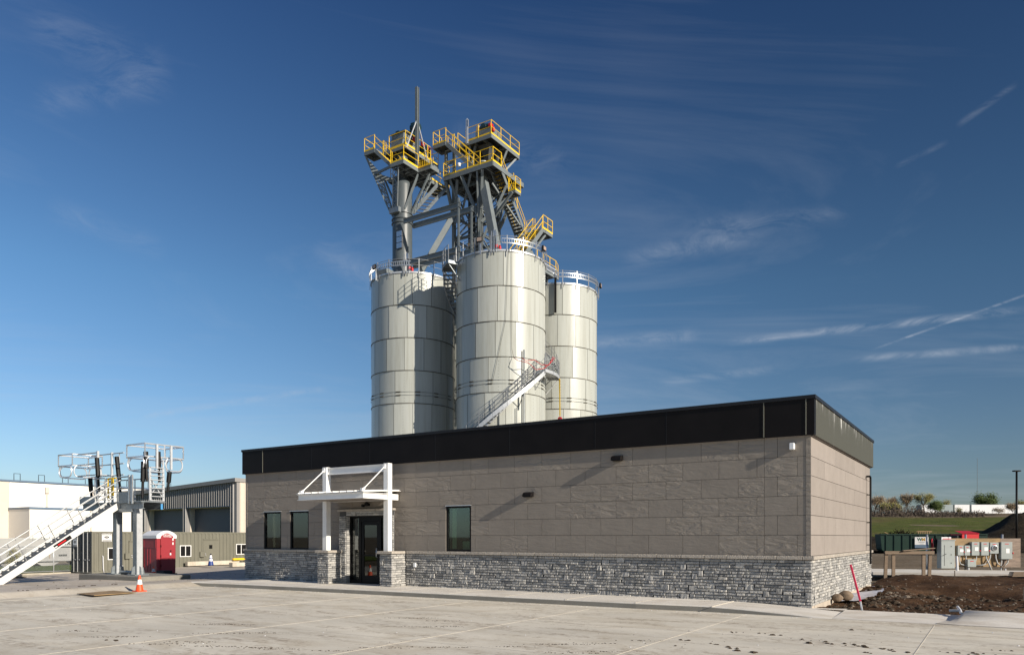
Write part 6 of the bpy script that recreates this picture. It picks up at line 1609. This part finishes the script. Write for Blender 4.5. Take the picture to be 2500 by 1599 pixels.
# trees along the top of the bank
def tree(name, label, px0, Y, wpx, ytop, ybot, leaf, nleaf, seed, dens=1., lsz=.2, twig=True):
    r = random.Random(seed); base = Wp(px0, ybot, Y); base.z = terr(base.x, base.y) - .3
    Hh = Wp(0, ytop, Y).z - base.z; W_ = wpx / 1832.7 * Y / 2
    t = thing(name, label, 'tree' if 'tree' in name else 'bush', base, MW)
    br, tips = MB(MW), []
    def grow(p, d, L, rad, lv):
        q = p; dd = d.copy(); n = 3
        for i in range(n):
            q2 = q + dd * (L / n); br.tube(q, q2, rad * (1 - .25 * i / n), 5 if lv < 2 else 3, rad * (1 - .25 * (i + 1) / n)); q = q2
            dd = (dd + Vector((r.gauss(0, .14), r.gauss(0, .14), r.gauss(.03, .1)))).normalized()
            if lv >= 2: tips.append(q.copy())
        if lv < 3 and rad > .008:
            for k in range(r.choice((3, 3, 4)) if lv else 8):
                a = r.uniform(0, 2 * PI); sp_ = r.uniform(.35, .85)
                e = (dd + Vector((math.cos(a) * sp_, math.sin(a) * sp_, r.uniform(-.15, .25)))).normalized()
                grow(q if r.random() < .6 else p.lerp(q, r.uniform(.5, .95)), e, L * r.uniform(.6, .82), rad * .62, lv + 1)
    grow(Vector((0, 0, 0)), Vector((r.gauss(0, .05), r.gauss(0, .05), 1)), 1.0, .055, 0)
    mx = max(max(abs(v.x), abs(v.y)) for v in br.v) or 1; mz = max(v.z for v in br.v)
    S = lambda v: base + Vector((v.x / mx * W_, v.y / mx * W_, v.z / mz * Hh))
    tips = [S(v) for v in tips]; br.v = [S(v) for v in br.v]
    br.build('trunk', 'bark', t)
    lf = MB(MW)
    for i in range(int(nleaf * 1.7)):
        p = r.choice(tips) + Vector((r.gauss(0, lsz * 2.3), r.gauss(0, lsz * 2.3), r.gauss(-.1, lsz * 2.0)))
        a = Vector((r.gauss(0, 1), r.gauss(0, 1), r.gauss(0, 1))).normalized() * lsz * r.uniform(.35, .95); c = a.orthogonal().normalized() * lsz * r.uniform(.25, .6)
        lf.add([p - a, p + c, p + a, p - c], [(0, 1, 2, 3)])
    lf.build('crown', leaf, t)
tree('budding_tree', 'brown budding tree rising right beside the far office wall', 2136, 205, 52, 1211, 1262, 'leaf_b', 2600, 1, lsz=.16)
tree('budding_tree', 'round brown budding tree, second from the office wall', 2180, 208, 34, 1212, 1262, 'leaf_b', 1900, 2, lsz=.15)
tree('budding_tree', 'brown budding tree left of the tallest one', 2219, 206, 50, 1203, 1264, 'leaf_b', 2600, 3, lsz=.15)
tree('budding_tree', 'tallest dark-branched tree with a wide flat crown on the bank', 2256, 205, 62, 1203, 1264, 'leaf_y', 2300, 4, lsz=.17)
tree('green_bush', 'low green bush between the brown trees near the office wall', 2161, 200, 34, 1232, 1262, 'leaf_y', 2600, 5, lsz=.2)
tree('green_bush', 'low green bush below the tall brown trees', 2192, 199, 26, 1230, 1262, 'leaf_y', 2000, 6, lsz=.2)
tree('green_bush', 'bright yellow-green bush in front of the white trailers', 2284, 197, 32, 1226, 1262, 'leaf_g', 2800, 7, lsz=.22)
tree('leafy_tree', 'round fresh green tree standing behind the longest trailer', 2408, 250, 56, 1205, 1262, 'leaf_g', 3800, 8, lsz=.30)
tree('budding_tree', 'small thin tree top showing above the grey-green trailer', 2310, 250, 22, 1220, 1262, 'leaf_y', 900, 9, lsz=.2)
tree('thin_bush', 'bare brown bush before the trailer beside the light pole', 2474, 190, 44, 1227, 1266, 'leaf_b', 1700, 10, lsz=.14)
tree('thin_bush', 'sparse brown bush low before the longest trailer', 2438, 196, 26, 1240, 1264, 'leaf_b', 700, 11, lsz=.13)
tree('thin_bush', 'sparse green bush low before the short white trailer', 2340, 196, 16, 1238, 1264, 'leaf_y', 500, 12, lsz=.13)
tree('budding_tree', 'pale green tree at the right edge beyond the light pole', 2497, 240, 30, 1221, 1262, 'leaf_y', 1300, 13, lsz=.2)
# bramble along the foot of the trees
b = MB(MW); r = random.Random(6)
for i in range(14000):
    X = 90 + r.random() * 64; Y = 190 + r.gauss(0, 3.0)
    if X / Y < .46 or X / Y > .63: continue
    p = Vector((X, Y, terr(X, Y) + abs(r.gauss(0, 1.1)) * (1.0 if X / Y < .55 else .4))); a = Vector((r.gauss(0, .14), r.gauss(0, .1), r.gauss(.1, .25))); c = Vector((r.gauss(0, .06), r.gauss(0, .05), r.gauss(0, .05)))
    b.add([p - a, p + c, p + a, p - c], [(0, 1, 2, 3)])
tag(b.build('bramble_scrub', 'bark'), kind='stuff')
# young shrub in the verge behind the fence
tree('thin_bush', 'small leafy shrub behind the stair in front of the left railcar', 33, 84, 30, 1335, 1378, 'leaf_y', 900, 15, lsz=.09)
